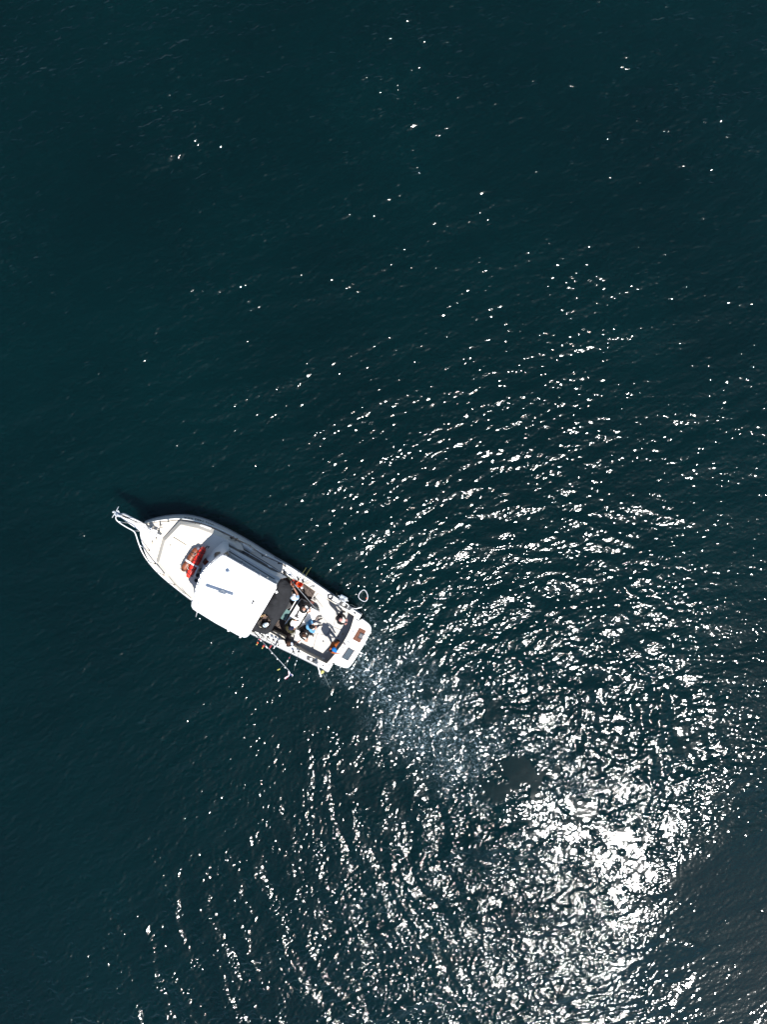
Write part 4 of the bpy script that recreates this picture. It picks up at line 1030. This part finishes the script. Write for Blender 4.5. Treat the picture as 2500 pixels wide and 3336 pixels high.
for (a, b_, d_, m_, rl, ll) in (((875, 640), (815, 705), (745, 850), PINK, 'thin rod on the port side with a pink bead, forward of the grey mount', 'white lure under a pink bead on a line over the port side'),
                                ((980, 640), (960, 760), (905, 920), FENDG, 'thin rod on the port side next to the grey disc mount', 'pinkish white lure on a line just ahead of the port disc mount')):
    rod([P(*Z7(*a), 1.3), P(*Z7(*b_), 1.5), P(*Z7((b_[0] + d_[0]) / 2, (b_[1] + d_[1]) / 2), 1.6)], rl, .4, CORK, .014, .006, 'thin rods amidships on the port side', steps=6)
    q_ = P(*Z7(*d_), 1.2); le = empty('fishing_lure', q_, ll, 'lure')
    bm = bmesh.new(); add_ball(bm, q_, .03, .06, .03, -.3, 8, 6); link('lure_body', bm, FEND, le, True)
    q2 = P(*Z7((b_[0] + d_[0]) / 2 + 4, (b_[1] + d_[1]) / 2 + 5), 1.5); bm = bmesh.new(); add_ball(bm, q2, .028, .028, .028, 0, 8, 6); link('line_bead', bm, m_, le, True)
    tube('fishing_line', [q2, q_, P(*Z7(d_[0] - 30, d_[1] + 140), .3)], .005, mat('pale_line', (.35, .4, .38), .5), le, 4)
q_ = P(*Z7(575, 1020), .5); y1 = empty('fishing_float', q_, 'tiny pale yellow double float off the port side, forward of the flag', 'float')
bm = bmesh.new(); add_ball(bm, q_, .045, .035, .035, .4, 8, 6); link('float_bead', bm, YEL, y1, True)
bm = bmesh.new(); add_ball(bm, q_ + Vector((-.07, -.03, 0)), .04, .032, .03, .4, 8, 6); link('float_bead', bm, YEL, y1, True)
tube('fishing_line', [q_, P(*Z7(750, 850), 1.2)], .004, MAT['pale_line'], y1, 4)
q_ = P(*Z3(922, 1358), .8); y2 = empty('fishing_float', q_, 'pale yellow pear shaped float hanging by the port boom at the stern corner', 'float')
tube('float_body', [q_ + Vector((-.08, -.12, 0)), q_ + Vector((-.03, -.05, 0)), q_, q_ + Vector((.03, .03, 0)), q_ + Vector((.05, .07, 0))], [.015, .05, .085, .075, .02], YEL, y2, 12)
tube('fishing_line', [q_ + Vector((.03, -.05, 0)), P(*Z3(960, 1430), .5), P(*Z3(1010, 1547), .1)], .006, MAT['pale_line'], y2, 4)
ball('float_eye', q_ + Vector((.06, .09, 0)), .02, .02, .02, 0, GREY, y2)

# clutter in the cockpit
tag(box('tackle_box', P(*Z3(512, 562), 1.1), .32, .26, .2, .5, BLACK, None, .02), 'black tackle box at the forward end of the white table', 'box')
def gun(c, z_, ang, lab):
    q_ = P(*c, z_); e_ = empty('fillet_clamp', q_, lab, 'tool'); d = Vector((math.cos(ang), math.sin(ang), 0)); s_ = Vector((-d.y, d.x, 0))
    tube('tool_handle', [q_, q_ + d * .22], .032, RUBBER, e_, 8); box('tool_head', q_ - d * .05, .12, .14, .05, ang, BLACK, e_, .01)
    tube('tool_cord', [q_ - s_ * .05, q_ - s_ * .2 + d * .05, q_ - s_ * .28 - d * .06], .008, GREY, e_, 5); return e_
gun(Z3(617, 680), 1.25, 1.2, 'black handled tool with a cord lying on the white table')
tag(box('pliers', P(*Z3(632, 712), 1.24), .10, .035, .03, .2, BLACK, None, .005), 'small black pliers on the white table just below the corded tool', 'tool')
tag(box('knife_sheath', P(*Z3(628, 742), 1.24), .11, .05, .03, 0, BLACK, None, .005), 'short black sheath on the white table near the olive jacket', 'tool')
tag(lumpy('grey_towel', Z3(570, 880), Z3(585, 915), .10, .05, .64, mat('grey_towel', (.4, .4, .36), .9, var=.3, scale=14), None, 8, 8, .12), 'crumpled grey towel on the low white step between the seated people', 'towel')
tag(slab('bag_with_shadow', MAPZ(((790, 545), (880, 592), (862, 640), (765, 588)), ZS + .42), .3, mat('dark_bag_and_shade', (.055, .07, .075), .8, var=.4, scale=20), None, .03), 'dark teal bag merged with the painted shadow of the bald person on the table', 'net')  # one dark slab for a bag plus the shadow cast beside it
tag(slab('folded_bag', MAPZ(((860, 690), (885, 705), (850, 760), (828, 745)), 1.08), .05, mat('taupe_cloth', (.2, .16, .14), .8), None, .01), 'taupe cloth folded on the aft corner of the engine box', 'cloth')
tag(ball('brown_glove', P(*Z3(793, 522), ZS + .35), .13, .07, .05, -.3, mat('brown_glove', (.15, .035, .02), .7), None), 'brown glove lying at the edge of the carpet by the bald person', 'glove')
tag(ball('grey_puck', P(*Z3(832, 486), ZS + .08), .065, .08, .03, 0, mat('grey_sponge', (.25, .24, .22), .9), None), 'small grey sponge on the white sole near the carpet corner', 'sponge')
tag(slab('sole_cup', MAPZ(((1150, 898), (1175, 890), (1180, 912), (1155, 920)), ZS + .12), .09, mat('tan_cup', (.45, .4, .33), .6), None, .02), 'small tan cup on the sole close to the transom', 'cup')
tag(tangle('line_clutter', 1195, 1020, 18, 22, 1.17, 20, .010, mat('grey_clutter', (.2, .18, .2), .7), 'tangle of grey line and a dark reel on the transom top', 'line', 12), cat='line')
tag(tube('rope_ring', [P(*Z3(1172 + 13 * math.cos(a * .63), 1076 + 13 * math.sin(a * .63)), 1.15) for a in range(11)], .010, mat('tan_ring', (.45, .38, .28), .7), None, 5), 'small tan ring lying on the transom top above the live well', 'ring')
tag(ball('soap_bottle', P(*Z3(935, 1198), ZS + .1), .10, .045, .04, -.3, WEB, None), 'small white bottle in the shaded port aft corner of the cockpit', 'bottle')

# ---------------------------------------------------------------- people
SK = mat('skin', (0.52, 0.27, 0.18), 0.55, var=0.06)
def person(lab, head_px, zfeet, heading, pose, shirt, legs, hair=None, cap=None, shoe=None, skin=SK, hands=None, lean=0.12, scale=1.0, hood=None, extra=None, sleeves=True, bulk=1.0):
    """one continuous skinned body; pose: stand / sit; hands: two photo-pixel targets or None"""
    Rz = Matrix.Rotation(math.radians(heading), 3, 'Z')
    hipz = .93 if pose == 'stand' else .50
    L_ = lean
    def loc(x, y, z): return Vector((x, y, z)) * scale
    hip = loc(0, 0, hipz); j = {}
    j['pelvis'] = hip; j['waist'] = loc(L_ * .35, 0, hipz + .17); j['chest'] = loc(L_ * .9, 0, hipz + .36)
    j['upper'] = loc(L_ * 1.25, 0, hipz + .48); j['neck'] = loc(L_ * 1.5 + .01, 0, hipz + .57); j['head0'] = loc(L_ * 1.75 + .03, 0, hipz + .66); j['head1'] = loc(L_ * 1.9 + .04, 0, hipz + .76); j['crown'] = loc(L_ * 1.9 + .03, 0, hipz + .82)
    j['nose'] = j['head0'] + loc(.11, 0, .035)
    for s_, n_ in ((1, 'l'), (-1, 'r')):
        j['ear' + n_] = j['head0'] + loc(0, .082 * s_, .05)
        j['clav' + n_] = j['upper'] + loc(0, .09 * s_, .02); j['sh' + n_] = j['upper'] + loc(0, .185 * s_, -.01)
        j['hip' + n_] = hip + loc(0, .09 * s_, -.06)
        if pose == 'stand':
            j['kn' + n_] = loc(.05, .12 * s_, .50); j['an' + n_] = loc(-.02 + .05 * s_, .13 * s_, .09); j['toe' + n_] = loc(.15 + .05 * s_, .15 * s_, .04)
        else:
            j['kn' + n_] = loc(.43, .13 * s_, hipz - .01); j['an' + n_] = loc(.47 + .03 * s_, .14 * s_, .09); j['toe' + n_] = loc(.64 + .03 * s_, .16 * s_, .04)
        j['el' + n_] = j['sh' + n_] + loc(.12, .07 * s_, -.22); j['wr' + n_] = j['el' + n_] + loc(.20, -.10 * s_, -.02)
    hw = P(*head_px, zfeet + (hipz + .8) * scale)
    off = Rz @ j['crown']; root = Vector((hw.x - off.x, hw.y - off.y, zfeet))
    Wd = {k: root + Rz @ v for k, v in j.items()}
    if hands:
        for n_, hp_ in zip('lr', hands):
            if hp_ is None: continue
            T = P(*hp_[:2], hp_[2]); S0 = Wd['sh' + n_]; d = T - S0
            if d.length > .54 * scale: T = S0 + d.normalized() * .54 * scale; d = T - S0
            mid_ = S0 + d * .52; slack = math.sqrt(max(0, (.28 * scale) ** 2 - (d.length / 2) ** 2))
            side = Rz @ Vector((0, 1 if n_ == 'l' else -1, 0)); Wd['el' + n_] = mid_ + (side * .7 + Vector((0, 0, -.7))).normalized() * slack
            Wd['wr' + n_] = T
    edges = [('pelvis', 'waist'), ('waist', 'chest'), ('chest', 'upper'), ('upper', 'neck'), ('neck', 'head0'), ('head0', 'head1'), ('head1', 'crown'), ('head0', 'nose'), ('head0', 'earl'), ('head0', 'earr')]
    rad = {'pelvis': .15, 'waist': .135, 'chest': .155, 'upper': .12, 'neck': .058, 'head0': .082, 'head1': .092, 'crown': .06, 'nose': .016, 'earl': .022, 'earr': .022}
    for n_ in 'lr':
        edges += [('upper', 'clav' + n_), ('clav' + n_, 'sh' + n_), ('sh' + n_, 'el' + n_), ('el' + n_, 'wr' + n_), ('pelvis', 'hip' + n_), ('hip' + n_, 'kn' + n_), ('kn' + n_, 'an' + n_), ('an' + n_, 'toe' + n_)]
        rad.update({'clav' + n_: .085, 'sh' + n_: .078, 'el' + n_: .052, 'wr' + n_: .032, 'hip' + n_: .105, 'kn' + n_: .068, 'an' + n_: .048, 'toe' + n_: .04})
        d = (Wd['wr' + n_] - Wd['el' + n_]).normalized(); sd_ = d.cross(Vector((0, 0, 1))).normalized() if abs(d.z) < .95 else Vector((1, 0, 0)); dn_ = Vector((0, 0, -1))
        Wd['palm' + n_] = Wd['wr' + n_] + d * .075 * scale; rad['palm' + n_] = .034; edges.append(('wr' + n_, 'palm' + n_))
        for f_, (sx, ln_) in enumerate(((-.030, .062), (-.010, .075), (.010, .070), (.030, .052))):
            a = 'f%d%s' % (f_, n_); b2 = 'g%d%s' % (f_, n_)
            Wd[a] = Wd['palm' + n_] + (d * .045 + sd_ * sx) * scale; Wd[b2] = Wd[a] + (d * ln_ * .75 + dn_ * ln_ * .5 + sd_ * sx * .2) * scale
            rad[a] = .0095; rad[b2] = .008; edges += [('palm' + n_, a), (a, b2)]
        s2 = -1 if n_ == 'l' else 1
        Wd['t0' + n_] = Wd['wr' + n_] + (d * .045 + sd_ * .045 * s2) * scale; Wd['t1' + n_] = Wd['t0' + n_] + (d * .045 + sd_ * .018 * s2 + dn_ * .015) * scale
        rad['t0' + n_] = .011; rad['t1' + n_] = .009; edges += [('wr' + n_, 't0' + n_), ('t0' + n_, 't1' + n_)]
    for k in ('chest', 'upper', 'waist', 'pelvis', 'shl', 'shr', 'ell', 'elr', 'clavl', 'clavr'): rad[k] *= bulk
    names = list(Wd); ix = {k: i for i, k in enumerate(names)}
    tm = bpy.data.meshes.new('body'); tm.from_pydata([Wd[k] - root for k in names], [(ix[a], ix[b2]) for a, b2 in edges], [])
    to = bpy.data.objects.new('body', tm); C.objects.link(to)
    md = to.modifiers.new('skin', 'SKIN'); md.use_smooth_shade = True
    for k in names:
        sv = tm.skin_vertices[0].data[ix[k]]; sv.radius = (rad[k] * scale, rad[k] * scale); sv.use_root = (k == 'pelvis')
    sb = to.modifiers.new('sub', 'SUBSURF'); sb.levels = 1; sb.render_levels = 1
    dg = bpy.context.evaluated_depsgraph_get(); me = bpy.data.meshes.new_from_object(to.evaluated_get(dg)); me.name = 'body'
    bpy.data.objects.remove(to)
    shoe = shoe or mat('dark_shoe', (.03, .022, .018), .6)
    me.materials.clear()
    for m_ in (skin, shirt, legs, shoe): me.materials.append(m_)
    def cls(p):
        best = None
        for a, b2 in edges:
            A_, B_ = Wd[a] - root, Wd[b2] - root; ab = B_ - A_; t_ = max(0, min(1, (p - A_).dot(ab) / max(1e-9, ab.length_squared)))
            dd = (p - A_ - ab * t_).length / ((rad[a] + (rad[b2] - rad[a]) * t_) + .01)
            if best is None or dd < best[0]: best = (dd, a, b2, t_)
        _, a, b2, t_ = best
        if a[:3] in ('nec', 'hea') or b2 in ('head0', 'nose', 'crown'): return 0
        if a == 'upper' and b2 == 'neck': return 0 if t_ > .75 else 1
        if a[:2] in ('wr', 'pa', 't0') or a[0] in 'fg': return 0
        if a[:2] == 'el': return (1 if t_ < .9 else 0) if sleeves else 0
        if a[:2] == 'sh': return 1 if (sleeves or t_ < .5) else 0
        if a[:2] in ('an',): return 3
        if a[:2] == 'kn': return 2 if t_ < .88 else 3
        if a[:3] == 'hip' or b2[:3] == 'hip': return 2
        if a == 'pelvis': return 1 if t_ > .35 else 2
        return 1
    for pl in me.polygons: pl.material_index = cls(pl.center); pl.use_smooth = True
    e_ = empty('person', root, lab, 'person'); bo = bpy.data.objects.new('body', me); C.objects.link(bo); bo.parent = e_
    hc_ = Wd['head1']; hr = Rz @ Vector((1, 0, 0))
    for s_ in (1, -1):
        ball('eye', Wd['head0'] + (Rz @ Vector((.078, .03 * s_, .055))) * scale, .011, .011, .011, 0, WEB, e_)
    def shell(name, m_, k, cut, back=0.0):
        bm = bmesh.new(); add_ball(bm, Vector((0, 0, 0)), .107 * k * scale, .098 * k * scale, .115 * k * scale, 0, 18, 12)
        bmesh.ops.delete(bm, geom=[v for v in bm.verts if v.co.z < cut * scale - (v.co.x < .02) * back * scale], context='VERTS')
        bmesh.ops.rotate(bm, verts=bm.verts, cent=(0, 0, 0), matrix=Rz); bmesh.ops.translate(bm, verts=bm.verts, vec=hc_ + Vector((0, 0, -.012)))
        return link(name, bm, m_, e_, True)
    if hair: shell('hair', hair, 1.04, .0, .07)
    if cap:
        c_ = shell('cap', cap, 1.12, .02)
        bm = bmesh.new(); lathe(bm, (0, 0, 0), ((.085, 0), (.085, .012)), 14)
        bmesh.ops.scale(bm, verts=bm.verts, vec=(1.0 * scale, .95 * scale, 1)); bmesh.ops.translate(bm, verts=bm.verts, vec=(.085, 0, 0)); bmesh.ops.rotate(bm, verts=bm.verts, cent=(0, 0, 0), matrix=Rz); bmesh.ops.translate(bm, verts=bm.verts, vec=hc_ + Vector((0, 0, .012)))
        link('cap_brim', bm, cap if extra is None else extra, c_, True)
    if hood:
        bm = bmesh.new(); add_ball(bm, Vector((-.10, 0, 0)), .11 * scale, .14 * scale, .07 * scale, 0, 12, 8); bmesh.ops.rotate(bm, verts=bm.verts, cent=(0, 0, 0), matrix=Rz); bmesh.ops.translate(bm, verts=bm.verts, vec=Wd['neck'])
        link('hood', bm, hood, e_, True)
    return e_
def cl(name, c, v=.15, r=.85): return mat(name, c, r, var=v, scale=9, bump=.5, bscale=25, spec=.2)
NAVY = cl('navy_cloth', (.014, .022, .055)); BLK = cl('black_cloth', (.014, .012, .013)); LBLUE = cl('light_blue_cloth', (.38, .55, .75)); SKY = cl('sky_blue_hoodie', (.16, .42, .68))
OLIVE = cl('olive_cloth', (.055, .050, .022)); KHAKI = cl('khaki_cloth', (.30, .29, .24)); BRN = cl('brown_cloth', (.040, .026, .024)); ORG = mat('orange_jacket_shaded', (.42, .105, .02), .8, scale=2.6, dark_tone=(.10, .055, .035), spec=.2)  # brown in the jacket colour stands for its shadow side and a vest
WHC = cl('white_cloth', (.74, .74, .78), .04); CAPB = cl('bright_blue_cloth', (.01, .20, .62), .08); HBR = cl('brown_hair', (.11, .055, .035), .4); HBL = cl('black_hair', (.015, .012, .012), .3); JEAN = cl('jeans', (.03, .05, .10)); PINKS = mat('pink_skin', (.58, .26, .22), .5)
PATT = mat('pale_patterned_cloth', (.62, .76, .84), .8, scale=14, dark_tone=(.30, .22, .30))
person('person in a pale blue shirt and white cap holding the long grey rod', Z3(575, 468), ZS + .02, 78, 'stand', LBLUE, NAVY, cap=WHC, hands=((*Z3(545, 262), 1.55), (*Z3(556, 285), 1.62)), lean=.04, sleeves=False, extra=WHC)
person('bald person in a black jacket sitting on the end of the white table', Z3(700, 606), 1.22 - .42, -38, 'sit', BLK, cl('slate_jeans', (.035, .05, .065)), hands=((*Z3(770, 605), 1.5), (*Z3(745, 640), 1.45)), lean=.14, bulk=1.15)
person('person in an olive jacket and dark cap sitting with grey trousers stretched toward the stern', Z3(538, 835), ZS + .22, 12, 'sit', OLIVE, KHAKI, cap=NAVY, shoe=BLK, hands=((*Z3(590, 740), 1.25), (*Z3(580, 850), 1.2)), lean=.12, bulk=1.15)
person('person in a sky blue hoodie and dark cap sitting on the engine box', Z3(786, 822), 1.02 - .46, 8, 'sit', SKY, NAVY, cap=BLK, hands=((*Z3(808, 790), 1.35), (*Z3(835, 845), 1.3)), lean=.10, hood=SKY, bulk=1.12)
person('crouching person in a black jacket with brown hair, beside the sky blue hoodie', Z3(700, 918), ZS + .05, -62, 'sit', BLK, BLK, hair=HBR, hands=((*Z3(740, 965), 1.1), (*Z3(712, 975), 1.1)), lean=.12, bulk=1.1)
person('brown haired person in a dark brown sweater stretching one arm out, at the port coaming', Z3(512, 1018), ZS + .02, -5, 'stand', BRN, BLK, hair=HBR, hands=((*Z3(520, 915), 1.5), (*Z3(705, 968), 1.4)), lean=.06)
tag(ball('neck_scarf', P(*Z3(556, 1022), ZS + 1.52), .05, .085, .045, .3, cl('pale_scarf', (.55, .65, .8), .1), None), 'small pale blue scarf on the person in the dark brown sweater', 'scarf')
person('person in a black hoodie with a shaved head standing alone in the starboard aft corner', Z3(1140, 735), ZS + .02, -22, 'stand', BLK, JEAN, skin=PINKS, hood=BLK, hands=((*Z3(1222, 745), 1.3), (*Z3(1205, 785), 1.3)), lean=.04, bulk=1.15)
person('person in an orange jacket with a painted brown shadow side with a bright blue cap leaning on the transom', Z3(1060, 1090), ZS + .02, -40, 'stand', ORG, BRN, cap=CAPB, hands=((*Z3(1125, 1000), 1.2), None), lean=.04, bulk=1.1)
person('person in a pale patterned head cover seen through the opening in the awning', Z2(1172, 1395), ZS + .02, 20, 'stand', BLK, BLK, cap=PATT, lean=.05, extra=WHC, scale=1.03)

for o in S.objects:
    if '_loc' in o: del o['_loc']
